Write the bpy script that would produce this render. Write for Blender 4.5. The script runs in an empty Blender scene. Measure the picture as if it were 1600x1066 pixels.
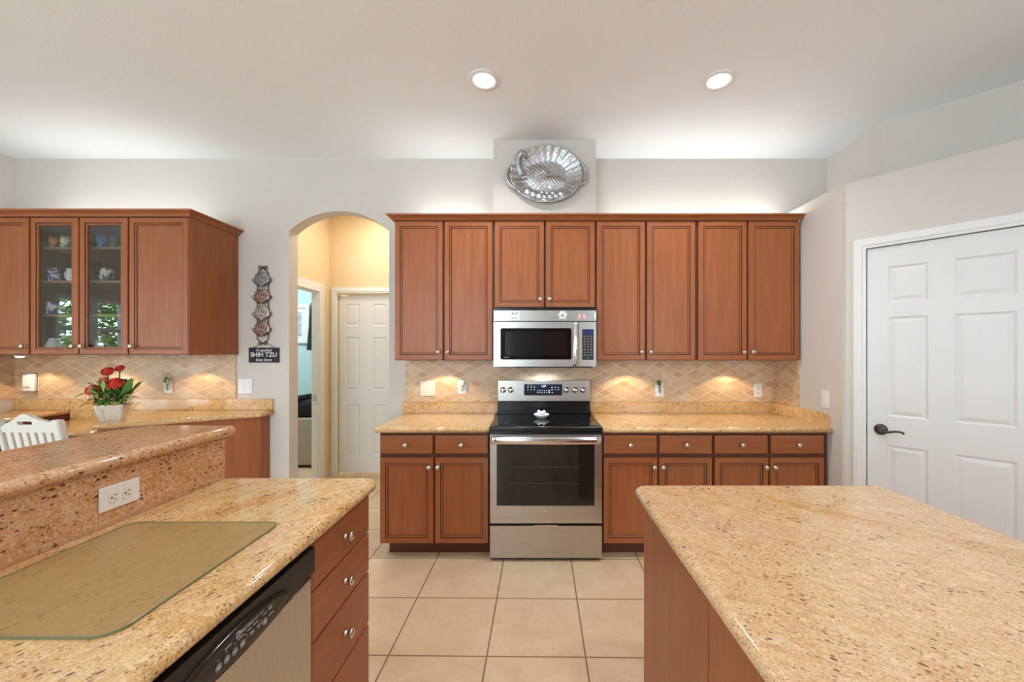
import bpy, bmesh, math, random
from mathutils import Vector, Matrix
random.seed(7)
PI = math.pi
SC = bpy.context.scene
COL = SC.collection

# ------------------------------------------------------------------ camera, world, exposure
F, CX, CY, H = 622.0, 836.0, 549.0, 1.41
cam_d = bpy.data.cameras.new('camera')
cam = bpy.data.objects.new('camera', cam_d); COL.objects.link(cam)
cam.location = (0, 0, H); cam.rotation_euler = (PI/2, 0, 0)
cam_d.sensor_width = 36; cam_d.lens = F/1600*36
cam_d.shift_x = -(CX-800)/1600; cam_d.shift_y = (CY-533)/1600
cam_d.clip_start = 0.02
SC.camera = cam

SC.view_settings.view_transform = 'Standard'
SC.view_settings.look = 'None'
SC.view_settings.gamma = 1
SC.view_settings.use_curve_mapping = False
SC.view_settings.exposure = -0.94
SC.cycles.max_bounces = 10
SC.cycles.diffuse_bounces = 5
SC.cycles.glossy_bounces = 5
SC.cycles.caustics_reflective = False
SC.cycles.caustics_refractive = False
SC.cycles.sample_clamp_indirect = 6.0

world = bpy.data.worlds.new('daylight'); SC.world = world
world.use_nodes = True
bgn = world.node_tree.nodes['Background']
bgn.inputs[0].default_value = (0.75, 0.875, 1.0, 1)
bgn.inputs[1].default_value = 28.0

def area(name, loc, rot, sx, sy, power, color=(1, 1, 1), spread=180, shape='RECTANGLE'):
    l = bpy.data.lights.new(name, 'AREA'); l.shape = shape
    l.size = sx; l.size_y = sy; l.energy = power; l.color = color; l.spread = math.radians(spread)
    o = bpy.data.objects.new(name, l); o.location = loc; o.rotation_euler = rot
    COL.objects.link(o); return o

def spot(name, loc, power, color, angle=120, blend=0.6, radius=0.02, rot=(0, 0, 0), parent=None):
    l = bpy.data.lights.new(name, 'SPOT'); l.energy = power; l.color = color
    l.spot_size = math.radians(angle); l.spot_blend = blend; l.shadow_soft_size = radius
    o = bpy.data.objects.new(name, l); o.location = loc; o.rotation_euler = rot
    COL.objects.link(o)
    if parent: o.parent = parent
    return o

WARM = (1.0, 0.72, 0.42)
SOFT = (0.96, 0.97, 1.0)
CEIL = 3.017
# daylight portals at the added, unseen windows behind and left of the camera
def portal(loc, rot, sx, sy):
    o = area('window_portal', loc, rot, sx, sy, 1); o.data.cycles.is_portal = True
portal((-6.49, -1.95, 1.30), (0, -PI/2, 0), 2.3, 2.4)
portal((-2.0, -3.49, 1.40), (PI/2, 0, 0), 2.2, 2.3)
portal((2.6, -3.49, 1.75), (PI/2, 0, 0), 1.2, 1.5)

# ------------------------------------------------------------------ helpers
def srgb(r, g, b, a=1.0):
    f = lambda c: (c/255/12.92) if c/255 <= 0.04045 else ((c/255+0.055)/1.055)**2.4
    return (f(r), f(g), f(b), a)

def px(x, y, d):
    """world point seen at photo pixel (x, y) at depth d"""
    return ((x-CX)/F*d, d, H-(y-CY)/F*d)

class MB:
    def __init__(self):
        self.bm = bmesh.new()
    def v(self, p):
        return self.bm.verts.new(p)
    def face(self, vs, m=0, smooth=False):
        try:
            f = self.bm.faces.new(vs)
        except ValueError:
            return None
        f.material_index = m; f.smooth = smooth
        return f
    def box(self, x0, x1, y0, y1, z0, z1, m=0, bev=0.0, seg=2):
        vs = [self.v((x, y, z)) for x in (x0, x1) for y in (y0, y1) for z in (z0, z1)]
        q = [(0, 1, 3, 2), (4, 6, 7, 5), (0, 4, 5, 1), (2, 3, 7, 6), (0, 2, 6, 4), (1, 5, 7, 3)]
        fs = [self.face([vs[i] for i in f], m) for f in q]
        if bev:
            es = list({e for f in fs for e in f.edges})
            r = bmesh.ops.bevel(self.bm, geom=es, offset=bev, segments=seg, profile=0.5, affect='EDGES')
            for f in r['faces']:
                f.material_index = m; f.smooth = seg > 1
        return self
    def lathe(self, prof, org=(0, 0, 0), axis='Z', seg=20, m=0, smooth=True):
        """prof: list of (r, h) along the axis"""
        rings = []
        for r, h in prof:
            if r < 1e-6:
                rings.append([self.v(self._ax(0, 0, h, org, axis))])
            else:
                rings.append([self.v(self._ax(r*math.cos(2*PI*k/seg), r*math.sin(2*PI*k/seg), h, org, axis)) for k in range(seg)])
        for a, b in zip(rings, rings[1:]):
            for k in range(seg):
                k2 = (k+1) % seg
                if len(a) == 1 and len(b) == 1: continue
                if len(a) == 1: self.face([a[0], b[k], b[k2]], m, smooth)
                elif len(b) == 1: self.face([a[k], a[k2], b[0]], m, smooth)
                else: self.face([a[k], a[k2], b[k2], b[k]], m, smooth)
        return self
    def _ax(self, a, b, h, o, axis):
        if axis == 'Z': p = (a, b, h)
        elif axis == 'Y': p = (a, -h, b)      # h grows towards -Y (the viewer side of a front)
        else: p = (h, a, b)
        return (p[0]+o[0], p[1]+o[1], p[2]+o[2])
    def tube(self, pts, r, seg=8, m=0, closed=False, cap=True):
        pts = [Vector(p) for p in pts]; n = len(pts); rings = []
        rr = r if isinstance(r, (list, tuple)) else [r]*n
        up = None
        for i, p in enumerate(pts):
            if closed: t = pts[(i+1) % n]-pts[(i-1) % n]
            else: t = pts[min(i+1, n-1)]-pts[max(i-1, 0)]
            t.normalize()
            if up is None: up = Vector((0, 0, 1)) if abs(t.z) < 0.9 else Vector((0, 1, 0))
            side = t.cross(up)
            if side.length < 1e-5: side = t.cross(Vector((1, 0, 0)))
            side.normalize(); up = side.cross(t).normalized()
            rings.append([self.v(p+side*math.cos(2*PI*k/seg)*rr[i]+up*math.sin(2*PI*k/seg)*rr[i]) for k in range(seg)])
        m_ = n if closed else n-1
        for i in range(m_):
            a, b = rings[i], rings[(i+1) % n]
            for k in range(seg):
                self.face([a[k], a[(k+1) % seg], b[(k+1) % seg], b[k]], m, True)
        if cap and not closed:
            self.face(rings[0][::-1], m); self.face(rings[-1], m)
        return self
    def prism(self, poly, axis, d0, d1, m=0):
        """poly in the plane across the axis: axis Y -> (x,z); X -> (y,z); Z -> (x,y)"""
        def P(a, b, d):
            return {'Y': (a, d, b), 'X': (d, a, b), 'Z': (a, b, d)}[axis]
        A = [self.v(P(a, b, d0)) for a, b in poly]; B = [self.v(P(a, b, d1)) for a, b in poly]
        self.face(A, m); self.face(B[::-1], m)
        n = len(poly)
        for i in range(n):
            self.face([A[i], B[i], B[(i+1) % n], A[(i+1) % n]], m)
        return self
    def rings(self, loops, m=0, smooth=True, cap=(True, True), mats=None):
        L = [[self.v(p) for p in lp] for lp in loops]
        for j, (a, b) in enumerate(zip(L, L[1:])):
            n = len(a)
            for k in range(n):
                self.face([a[k], a[(k+1) % n], b[(k+1) % n], b[k]], mats[j] if mats else m, smooth)
        if cap[0]: self.face(L[0][::-1], m)
        if cap[1]: self.face(L[-1], mats[-1] if mats else m)
        return self
    def ball(self, c, r, m=0, seg=12, rings=8, sc=(1, 1, 1)):
        loops = []
        pts = [(r*math.sin(PI*i/rings), -r*math.cos(PI*i/rings)) for i in range(rings+1)]
        ring = []
        for rad, h in pts:
            if rad < 1e-6: ring.append([self.v((c[0], c[1], c[2]+h*sc[2]))])
            else: ring.append([self.v((c[0]+rad*math.cos(2*PI*k/seg)*sc[0], c[1]+rad*math.sin(2*PI*k/seg)*sc[1], c[2]+h*sc[2])) for k in range(seg)])
        for a, b in zip(ring, ring[1:]):
            for k in range(seg):
                k2 = (k+1) % seg
                if len(a) == 1: self.face([a[0], b[k2], b[k]], m, True)
                elif len(b) == 1: self.face([a[k], a[k2], b[0]], m, True)
                else: self.face([a[k], a[k2], b[k2], b[k]], m, True)
        return self
    def mesh(self, name):
        bmesh.ops.recalc_face_normals(self.bm, faces=self.bm.faces)
        me = bpy.data.meshes.new(name); self.bm.to_mesh(me); self.bm.free(); return me
    def build(self, name, mats, parent=None, loc=(0, 0, 0), rot=(0, 0, 0), **props):
        return add(name, self.mesh(name), mats, parent, loc, rot, **props)

def add(name, me, mats, parent=None, loc=(0, 0, 0), rot=(0, 0, 0), **props):
    if mats is not None:
        for m in (mats if isinstance(mats, (list, tuple)) else [mats]): me.materials.append(m)
    o = bpy.data.objects.new(name, me); o.location = loc; o.rotation_euler = rot
    COL.objects.link(o)
    if parent: o.parent = parent
    for k, v in props.items(): o[k] = v
    return o

def thing(name, label, cat, loc=(0, 0, 0), rotz=0.0, group=None):
    o = bpy.data.objects.new(name, None); o.location = loc; o.rotation_euler = (0, 0, rotz)
    o.empty_display_size = 0.05
    COL.objects.link(o); o['label'] = label; o['category'] = cat
    if group: o['group'] = group
    return o

def struct(name, mb, mats, **k):
    return mb.build(name, mats, kind='structure', **k)

def round_poly(pts, seg=6):
    """pts: (x, y) or (x, y, radius), counter-clockwise"""
    out = []; n = len(pts)
    for i, p in enumerate(pts):
        r = p[2] if len(p) > 2 else 0
        P = Vector(p[:2])
        if r <= 0: out.append((P.x, P.y)); continue
        a = (Vector(pts[i-1][:2])-P).normalized(); b = (Vector(pts[(i+1) % n][:2])-P).normalized()
        half = a.angle(b)/2; d = r/math.tan(half)
        s, e = P+a*d, P+b*d
        c = P+(a+b).normalized()*(r/math.sin(half))
        a0 = math.atan2(s.y-c.y, s.x-c.x); a1 = math.atan2(e.y-c.y, e.x-c.x)
        da = (a1-a0+PI) % (2*PI)-PI
        for k in range(seg+1):
            t = a0+da*k/seg; out.append((c.x+r*math.cos(t), c.y+r*math.sin(t)))
    return out

def offset(poly, d):
    n = len(poly); out = []
    for i in range(n):
        p = Vector(poly[i]); a = (p-Vector(poly[i-1])).normalized(); b = (Vector(poly[(i+1) % n])-p).normalized()
        na, nb = Vector((-a.y, a.x)), Vector((-b.y, b.x))
        m = (na+nb); m = m/max(0.3, m.length_squared)*2 if m.length > 1e-6 else na
        out.append((p.x+m.x*d, p.y+m.y*d))
    return out

def slab(pts, ztop, th, mb=None, seg=6, k=1.0, z0=None):
    """stone slab with a rounded (bullnose) edge all round"""
    mb = mb or MB(); poly = round_poly(pts); r = th/2; loops = []
    for i in range(seg+1):
        a = -PI/2+PI*i/seg
        loops.append([(x, y, ztop-r+r*math.sin(a)) for x, y in offset(poly, r*k*(1-math.cos(a)))])
    return mb.rings(loops)

def sweep(path, prof, mb=None, closed=False):
    """moulding along an XY path (open); prof (out, z); out = left of the travel direction"""
    mb = mb or MB(); n = len(path); P = [Vector(p) for p in path]; secs = []
    for i in range(n):
        d1 = (P[i]-P[i-1]).normalized() if i else None
        d2 = (P[i+1]-P[i]).normalized() if i < n-1 else None
        if d1 is None: nn = Vector((-d2.y, d2.x))
        elif d2 is None: nn = Vector((-d1.y, d1.x))
        else:
            na, nb = Vector((-d1.y, d1.x)), Vector((-d2.y, d2.x)); nn = na+nb; nn = nn*(2/nn.length_squared)
        secs.append([(P[i].x+nn.x*o, P[i].y+nn.y*o, z) for o, z in prof])
    return mb.rings(secs, smooth=False)

def text_mesh(body, size, depth=0.0006, shear=0.0, align='CENTER', offset_=0.0):
    c = bpy.data.curves.new('lettering', 'FONT'); c.body = body; c.size = size; c.extrude = depth
    c.shear = shear; c.align_x = align; c.align_y = 'CENTER'; c.offset = offset_
    o = bpy.data.objects.new('lettering', c); COL.objects.link(o)
    bpy.context.view_layer.update()
    me = bpy.data.meshes.new_from_object(o.evaluated_get(bpy.context.evaluated_depsgraph_get()))
    bpy.data.objects.remove(o); bpy.data.curves.remove(c)
    return me

# ------------------------------------------------------------------ materials
def mat(name, color=(0.8, 0.8, 0.8, 1), rough=0.5, metal=0.0, **kw):
    m = bpy.data.materials.new(name); m.use_nodes = True
    b = m.node_tree.nodes['Principled BSDF']
    b.inputs['Base Color'].default_value = color
    b.inputs['Roughness'].default_value = rough
    b.inputs['Metallic'].default_value = metal
    for k, v in kw.items():
        b.inputs[k.replace('_', ' ')].default_value = v
    return m

class NT:
    """tiny node-tree writer"""
    def __init__(self, m):
        self.t = m.node_tree; self.n = self.t.nodes; self.b = self.n['Principled BSDF']
    def node(self, typ, **kw):
        x = self.n.new(typ)
        for k, v in kw.items(): setattr(x, k, v)
        return x
    def link(self, a, b): self.t.links.new(a, b)
    def coord(self, scale=(1, 1, 1), rot=(0, 0, 0), loc=(0, 0, 0), rnd=False):
        tc = self.node('ShaderNodeTexCoord'); mp = self.node('ShaderNodeMapping')
        mp.inputs['Scale'].default_value = scale
        mp.inputs['Location'].default_value = loc
        src = tc.outputs['Object']
        if rnd:
            oi = self.node('ShaderNodeObjectInfo'); ad = self.node('ShaderNodeVectorMath', operation='MULTIPLY_ADD')
            self.link(oi.outputs['Random'], ad.inputs[0]); ad.inputs[1].default_value = (7.3, 5.1, 9.7)
            self.link(src, ad.inputs[2]); src = ad.outputs[0]
        if any(rot):   # turn first, then stretch
            r0 = self.node('ShaderNodeMapping'); r0.inputs['Rotation'].default_value = rot
            self.link(src, r0.inputs['Vector']); src = r0.outputs[0]
        self.link(src, mp.inputs['Vector']); return mp.outputs[0]
    def noise(self, vec, scale, detail=3, rough=0.55, dist=0.0):
        x = self.node('ShaderNodeTexNoise'); self.link(vec, x.inputs['Vector'])
        x.inputs['Scale'].default_value = scale; x.inputs['Detail'].default_value = detail
        x.inputs['Roughness'].default_value = rough; x.inputs['Distortion'].default_value = dist
        return x.outputs['Fac']
    def ramp(self, fac, stops, interp='LINEAR'):
        x = self.node('ShaderNodeValToRGB'); x.color_ramp.interpolation = interp
        e = x.color_ramp.elements
        while len(e) < len(stops): e.new(0.5)
        for el, (p, c) in zip(e, stops): el.position = p; el.color = c
        self.link(fac, x.inputs[0]); return x.outputs[0]
    def math(self, op, a, b=None, clamp=False):
        x = self.node('ShaderNodeMath', operation=op); x.use_clamp = clamp
        for i, s in enumerate((a, b)):
            if s is None: continue
            if isinstance(s, (int, float)): x.inputs[i].default_value = s
            else: self.link(s, x.inputs[i])
        return x.outputs[0]
    def mix(self, fac, a, b, blend='MIX'):
        x = self.node('ShaderNodeMix', data_type='RGBA', blend_type=blend)
        for i, s in ((0, fac), (6, a), (7, b)):
            if isinstance(s, (int, float)): x.inputs[i].default_value = s
            elif isinstance(s, tuple): x.inputs[i].default_value = s
            else: self.link(s, x.inputs[i])
        return x.outputs[2]
    def bump(self, h, strength=0.1, dist=0.01):
        x = self.node('ShaderNodeBump'); x.inputs['Strength'].default_value = strength
        x.inputs['Distance'].default_value = dist; self.link(h, x.inputs['Height'])
        self.link(x.outputs[0], self.b.inputs['Normal'])
    def base(self, c): self.link(c, self.b.inputs['Base Color'])

B0, B1 = (0, 0, 0, 1), (1, 1, 1, 1)

def wood(name, horiz=False, c1=srgb(140, 78, 43), c2=srgb(166, 101, 59), c3=srgb(154, 87, 49), rough=0.38):
    m = mat(name, rough=rough); t = NT(m)
    sc = (1.6, 14, 22) if horiz else (22, 14, 1.6)
    v = t.coord(sc, rnd=True); v2 = t.coord((2.5, 2.5, 2.5), rnd=True)
    g = t.noise(v, 1.6, 5, 0.6, 0.4); f = t.noise(v, 7.0, 2, 0.5)
    blot = t.noise(v2, 1.4, 3, 0.55, 0.6)
    c = t.ramp(g, [(0.3, c1), (0.5, c3), (0.72, c2)])
    c = t.mix(t.math('MULTIPLY', blot, 0.45), c, c2)
    c = t.mix(t.math('MULTIPLY', f, 0.18), c, srgb(105, 52, 28))
    m.node_tree.nodes['Principled BSDF'].inputs['Specular IOR Level'].default_value = 0.35
    t.base(c); m.node_tree.nodes['Principled BSDF'].inputs['Coat Weight'].default_value = 0.06
    m.node_tree.nodes['Principled BSDF'].inputs['Coat Roughness'].default_value = 0.25
    return m
WOOD = wood('stained_maple'); WOODH = wood('stained_maple_rails', True)
GLAZE = mat('dark_glaze', srgb(70, 33, 18), 0.45)
WOODIN = mat('cabinet_frame_wood', srgb(92, 45, 25), 0.5)
WOODS = [WOOD, WOODH, GLAZE]

def granite(name, base, gold, pink, light, spot_amt=1.0, ang=0.5, flow=(0.3, 1, 1), cover=0.45, streaks=0.7):
    m = mat(name, rough=0.10); t = NT(m)
    rot = (0, 0, ang)
    v = t.coord((1, 1, 1), rot); vs = t.coord(flow, rot); vf = t.coord((flow[0], flow[1], flow[2]), rot, (3, 1, 2))
    big = t.noise(vs, 2.6, 5, 0.62, 1.4)
    med = t.noise(vs, 16.0, 6, 0.7, 0.7)
    streak = t.noise(vf, 60.0, 5, 0.7, 0.5)
    streak2 = t.noise(vf, 15.0, 6, 0.72, 2.2)
    fine = t.noise(v, 260.0, 4, 0.75)
    c = t.ramp(big, [(0.32, pink), (0.46, base), (0.56, base), (0.68, gold)])
    c = t.mix(t.ramp(med, [(0.45, B0), (0.70, (cover, cover, cover, 1))]), c, gold)
    c = t.mix(t.ramp(t.noise(vs, 44.0, 5, 0.7), [(0.50, B0), (0.68, (0.8, 0.8, 0.8, 1))]), c, light)
    c = t.mix(t.ramp(streak, [(0.54, B0), (0.66, (streaks, streaks, streaks, 1))]), c, srgb(166, 112, 64))
    c = t.mix(t.ramp(streak2, [(0.60, B0), (0.70, (0.55, 0.55, 0.55, 1))]), c, srgb(150, 92, 50))
    c = t.mix(t.ramp(fine, [(0.38, (0.75, 0.75, 0.75, 1)), (0.50, B0)]), c, srgb(160, 112, 70))
    c = t.mix(t.ramp(t.noise(v, 120.0, 4, 0.7), [(0.52, B0), (0.64, (0.7, 0.7, 0.7, 1))]), c, light)
    # mineral specks: stretched cells, gathered where a mask lets them
    mask = t.noise(v, 15.0, 4, 0.6)
    vo = t.node('ShaderNodeTexVoronoi'); t.link(t.coord((0.5, 1, 1), rot), vo.inputs['Vector']); vo.inputs['Scale'].default_value = 84
    sc_ = t.node('ShaderNodeSeparateColor'); t.link(vo.outputs['Color'], sc_.inputs[0])
    cut = t.math('MULTIPLY', t.math('SUBTRACT', t.math('MULTIPLY', mask, spot_amt), 0.285), t.math('ADD', sc_.outputs[0], 0.15))
    sp = t.math('LESS_THAN', vo.outputs['Distance'], cut)
    c = t.mix(t.math('MULTIPLY', sp, 0.88), c, srgb(72, 46, 32))
    vo2 = t.node('ShaderNodeTexVoronoi'); t.link(t.coord((0.6, 1, 1), rot), vo2.inputs['Vector']); vo2.inputs['Scale'].default_value = 150
    sc2 = t.node('ShaderNodeSeparateColor'); t.link(vo2.outputs['Color'], sc2.inputs[0])
    sp2 = t.math('LESS_THAN', vo2.outputs['Distance'], t.math('MULTIPLY', t.math('SUBTRACT', t.math('MULTIPLY', mask, spot_amt), 0.235), t.math('ADD', sc2.outputs[0], 0.2)))
    c = t.mix(t.math('MULTIPLY', sp2, 0.75), c, srgb(104, 66, 40))
    t.base(c); return m
GRAN = granite('golden_granite', srgb(222, 184, 128), srgb(204, 146, 70), srgb(226, 186, 146), srgb(236, 210, 168), 0.98, -1.08, (0.45, 1, 1), 0.55, 0.6)
GRANI = granite('island_granite', srgb(206, 172, 128), srgb(192, 142, 74), srgb(208, 173, 140), srgb(220, 195, 160), 0.90, 0.62, (0.42, 1, 1), 0.30, 0.55)
GRANP = granite('bar_granite', srgb(216, 168, 126), srgb(204, 148, 94), srgb(220, 174, 140), srgb(232, 200, 170), 1.0, -1.2, (0.3, 1, 1), 0.5, 0.8)
def wall_paint(name, c, bump=0.05):
    m = mat(name, c, 0.85); t = NT(m)
    v = t.coord()
    n = t.noise(v, 90, 3, 0.6); t.bump(n, bump, 0.004)
    return m
PAINT = wall_paint('greige_paint', srgb(212, 206, 198))
CEILP = wall_paint('ceiling_paint', srgb(240, 245, 250), 0.25)
TAN = wall_paint('tan_paint', srgb(228, 206, 168))
BLUE = wall_paint('pale_blue_paint', srgb(196, 220, 224))
WHITE = mat('white_enamel', srgb(232, 232, 231), 0.35)
DOORW = mat('door_white', srgb(226, 226, 225), 0.4)

def grid_lines(t, co, period, phase, width):
    fr = t.math('FRACT', t.math('ADD', t.math('DIVIDE', co, period), phase))
    d = t.math('MINIMUM', fr, t.math('SUBTRACT', 1.0, fr))
    return t.math('LESS_THAN', d, width/period/2)

def floor_mat():
    m = mat('floor_tile', rough=0.3); t = NT(m)
    v = t.coord((1, 1, 1), (0, 0, 0.012))
    s = t.node('ShaderNodeSeparateXYZ'); t.link(v, s.inputs[0])
    PX, PY = 0.456, 0.432
    ax = -(-0.245)/PX; ay = -(2.70)/PY
    gx = grid_lines(t, s.outputs[0], PX, ax, 0.008); gy = grid_lines(t, s.outputs[1], PY, ay, 0.008)
    g = t.math('MAXIMUM', gx, gy)
    ix = t.math('FLOOR', t.math('ADD', t.math('DIVIDE', s.outputs[0], PX), ax)); iy = t.math('FLOOR', t.math('ADD', t.math('DIVIDE', s.outputs[1], PY), ay))
    cb = t.node('ShaderNodeCombineXYZ'); t.link(ix, cb.inputs[0]); t.link(iy, cb.inputs[1])
    wn = t.node('ShaderNodeTexWhiteNoise', noise_dimensions='2D'); t.link(cb.outputs[0], wn.inputs['Vector'])
    n1 = t.noise(v, 5, 5, 0.6, 0.8); n2 = t.noise(v, 38, 4, 0.65)
    c = t.ramp(n1, [(0.3, srgb(210, 178, 142)), (0.55, srgb(221, 192, 156)), (0.75, srgb(227, 201, 168))])
    c = t.mix(t.ramp(n2, [(0.52, B0), (0.75, (0.5, 0.5, 0.5, 1))]), c, srgb(196, 164, 132))
    c = t.mix(t.math('MULTIPLY', wn.outputs['Value'], 0.22), c, srgb(220, 196, 166))
    c = t.mix(g, c, srgb(138, 106, 80))
    t.base(c)
    t.bump(t.math('SUBTRACT', 1.0, g), 0.3, 0.003)
    t.link(t.math('ADD', t.math('MULTIPLY', g, 0.4), 0.3), t.b.inputs['Roughness'])
    return m
FLOOR = floor_mat()

def splash_mat(name, ax):
    m = mat(name, rough=0.4); t = NT(m)
    v = t.coord(); s = t.node('ShaderNodeSeparateXYZ'); t.link(v, s.inputs[0])
    x = t.math('MULTIPLY', s.outputs[ax], 0.5); z = s.outputs[2]
    u, w = t.math('ADD', z, x), t.math('SUBTRACT', z, x)
    P, a = 0.152, 0.38
    lines = None; cells = []
    for co, ph in ((u, 0.27), (w, 0.11)):
        fr = t.math('FRACT', t.math('ADD', t.math('DIVIDE', co, P), ph))
        d1 = t.math('MINIMUM', fr, t.math('SUBTRACT', 1.0, fr)); d2 = t.math('ABSOLUTE', t.math('SUBTRACT', fr, a))
        l = t.math('LESS_THAN', t.math('MINIMUM', d1, d2), 0.014)
        lines = l if lines is None else t.math('MAXIMUM', lines, l)
        cells.append((t.math('FLOOR', t.math('ADD', t.math('DIVIDE', co, P), ph)), t.math('LESS_THAN', fr, a)))
    cb = t.node('ShaderNodeCombineXYZ')
    for i, (fl, sm) in enumerate(cells): t.link(t.math('ADD', fl, t.math('MULTIPLY', sm, 0.5)), cb.inputs[i])
    wn = t.node('ShaderNodeTexWhiteNoise', noise_dimensions='2D'); t.link(cb.outputs[0], wn.inputs['Vector'])
    small = t.math('MULTIPLY', cells[0][1], cells[1][1])
    n = t.noise(v, 14, 5, 0.65, 1.0)
    c = t.ramp(wn.outputs['Value'], [(0.0, srgb(206, 172, 134)), (0.5, srgb(216, 186, 150)), (1.0, srgb(224, 198, 166))])
    c = t.mix(t.ramp(n, [(0.4, B0), (0.75, (0.7, 0.7, 0.7, 1))]), c, srgb(190, 146, 104))
    c = t.mix(t.math('MULTIPLY', small, 0.35), c, srgb(184, 128, 84))
    c = t.mix(lines, c, srgb(230, 207, 176))
    t.base(c); t.bump(t.math('SUBTRACT', 1.0, lines), 0.2, 0.002)
    return m
SPLASH = splash_mat('diamond_tile', 0); SPLASHY = splash_mat('diamond_tile_return', 1)

def steel(name, col=srgb(190, 186, 180), rough=0.28, axis=0):
    m = mat(name, col, rough, 1.0); t = NT(m)
    sc = [220, 220, 220]; sc[axis] = 1.5
    n = t.noise(t.coord(tuple(sc)), 1.0, 3, 0.6)
    t.link(t.math('ADD', t.math('MULTIPLY', n, 0.05), rough-0.025), t.b.inputs['Roughness'])
    t.bump(n, 0.003, 0.0005)
    return m
STEEL = steel('brushed_steel'); STEELV = steel('brushed_steel_door', axis=2)
CHROME = mat('bright_steel', srgb(215, 213, 210), 0.16, 1.0)
NICKEL = mat('satin_nickel', srgb(205, 198, 190), 0.24, 1.0)
BLACK = mat('black_enamel', srgb(14, 14, 15), 0.22)
BLKGL = mat('black_glass', srgb(10, 10, 12), 0.04)
OVENGL = mat('oven_glass', srgb(30, 27, 25), 0.05)
BLKPL = mat('black_plastic', srgb(26, 24, 23), 0.38)
GREYPR = mat('grey_print', srgb(170, 172, 176), 0.5)
NAVY = mat('navy_panel', srgb(22, 27, 38), 0.15)
LCD = mat('lit_display', srgb(30, 24, 90), 0.3, Emission_Color=srgb(70, 60, 200), Emission_Strength=0.03)
LCDW = mat('lit_digits', srgb(220, 230, 255), 0.3, Emission_Color=srgb(210, 225, 255), Emission_Strength=1.0)
IVORY = mat('ivory_plastic', srgb(236, 232, 222), 0.35)
PLATEW = mat('white_plastic', srgb(238, 238, 238), 0.3)
DARK = mat('dark_slot', srgb(40, 36, 32), 0.6)
CERAM = mat('white_ceramic', srgb(240, 238, 234), 0.12)
IRON = mat('wrought_iron', srgb(58, 50, 44), 0.5, 0.4)
BRONZE = mat('oil_rubbed_bronze', srgb(78, 68, 60), 0.32, 0.7)
SLATE = mat('chalk_slate', srgb(30, 34, 40), 0.7)
LETTER = mat('white_lettering', srgb(240, 240, 238), 0.6)
CORD = mat('jute_cord', srgb(120, 96, 70), 0.8)
LAMPW = mat('lit_lens', (1, 1, 1, 1), 0.5, Emission_Color=(1.0, 0.96, 0.9, 1), Emission_Strength=9.0)
PUCK = mat('lit_puck_lens', (1, 1, 1, 1), 0.5, Emission_Color=(1.0, 0.85, 0.6, 1), Emission_Strength=14.0)
LEAF = mat('leaf_green', srgb(92, 134, 58), 0.5); LEAFP = mat('pale_leaf', srgb(168, 184, 104), 0.5); LEAFD = mat('dark_leaf', srgb(38, 66, 34), 0.5)
PETAL = mat('red_petal', srgb(224, 78, 68), 0.55); PETAL2 = mat('coral_petal', srgb(240, 146, 116), 0.55)
STEM = mat('brown_stem', srgb(104, 84, 52), 0.7)
PINKP = mat('pink_petal', srgb(240, 204, 190), 0.6)

def potmat():
    m = mat('whitewashed_wood', rough=0.7); t = NT(m)
    n = t.noise(t.coord((30, 30, 4)), 1.5, 4, 0.65)
    t.base(t.ramp(n, [(0.3, srgb(196, 176, 156)), (0.5, srgb(226, 214, 200)), (0.7, srgb(236, 228, 218))])); return m
POTM = potmat()
def glass(name, tint=(1, 1, 1, 1), rough=0.0, refl=0.04, ior=1.5):
    m = bpy.data.materials.new(name); m.use_nodes = True; nt = m.node_tree; nt.nodes.clear()
    o = nt.nodes.new('ShaderNodeOutputMaterial'); mx = nt.nodes.new('ShaderNodeMixShader')
    tr = nt.nodes.new('ShaderNodeBsdfTransparent'); tr.inputs[0].default_value = tint
    gl = nt.nodes.new('ShaderNodeBsdfGlossy'); gl.inputs['Roughness'].default_value = rough
    fr = nt.nodes.new('ShaderNodeFresnel'); gm = nt.nodes.new('ShaderNodeNewGeometry'); mr = nt.nodes.new('ShaderNodeMapRange')
    mr.inputs['To Min'].default_value = ior; mr.inputs['To Max'].default_value = 1/ior
    nt.links.new(gm.outputs['Backfacing'], mr.inputs['Value']); nt.links.new(mr.outputs[0], fr.inputs[0])
    nt.links.new(fr.outputs[0], mx.inputs[0]); nt.links.new(tr.outputs[0], mx.inputs[1]); nt.links.new(gl.outputs[0], mx.inputs[2])
    nt.links.new(mx.outputs[0], o.inputs[0]); return m
GLASS = glass('clear_glass', (0.9, 0.92, 0.92, 1), ior=1.8)
WGLASS = glass('window_glass', (0.95, 0.97, 0.97, 1))
VASEGL = glass('vase_glass', (0.9, 0.93, 0.93, 1), ior=1.45)

def frosted():
    m = bpy.data.materials.new('frosted_glass_board'); m.use_nodes = True; nt = m.node_tree; nt.nodes.clear()
    o = nt.nodes.new('ShaderNodeOutputMaterial'); mx = nt.nodes.new('ShaderNodeMixShader')
    tr = nt.nodes.new('ShaderNodeBsdfTransparent'); tr.inputs[0].default_value = (0.90, 0.88, 0.80, 1)
    pb = nt.nodes.new('ShaderNodeBsdfPrincipled'); pb.inputs['Base Color'].default_value = srgb(212, 182, 128); pb.inputs['Roughness'].default_value = 0.22
    mx.inputs[0].default_value = 0.34
    nt.links.new(tr.outputs[0], mx.inputs[1]); nt.links.new(pb.outputs[0], mx.inputs[2]); nt.links.new(mx.outputs[0], o.inputs[0])
    return m
FROST = frosted()
GEDGE = mat('green_glass_edge', srgb(110, 122, 92), 0.15)

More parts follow.
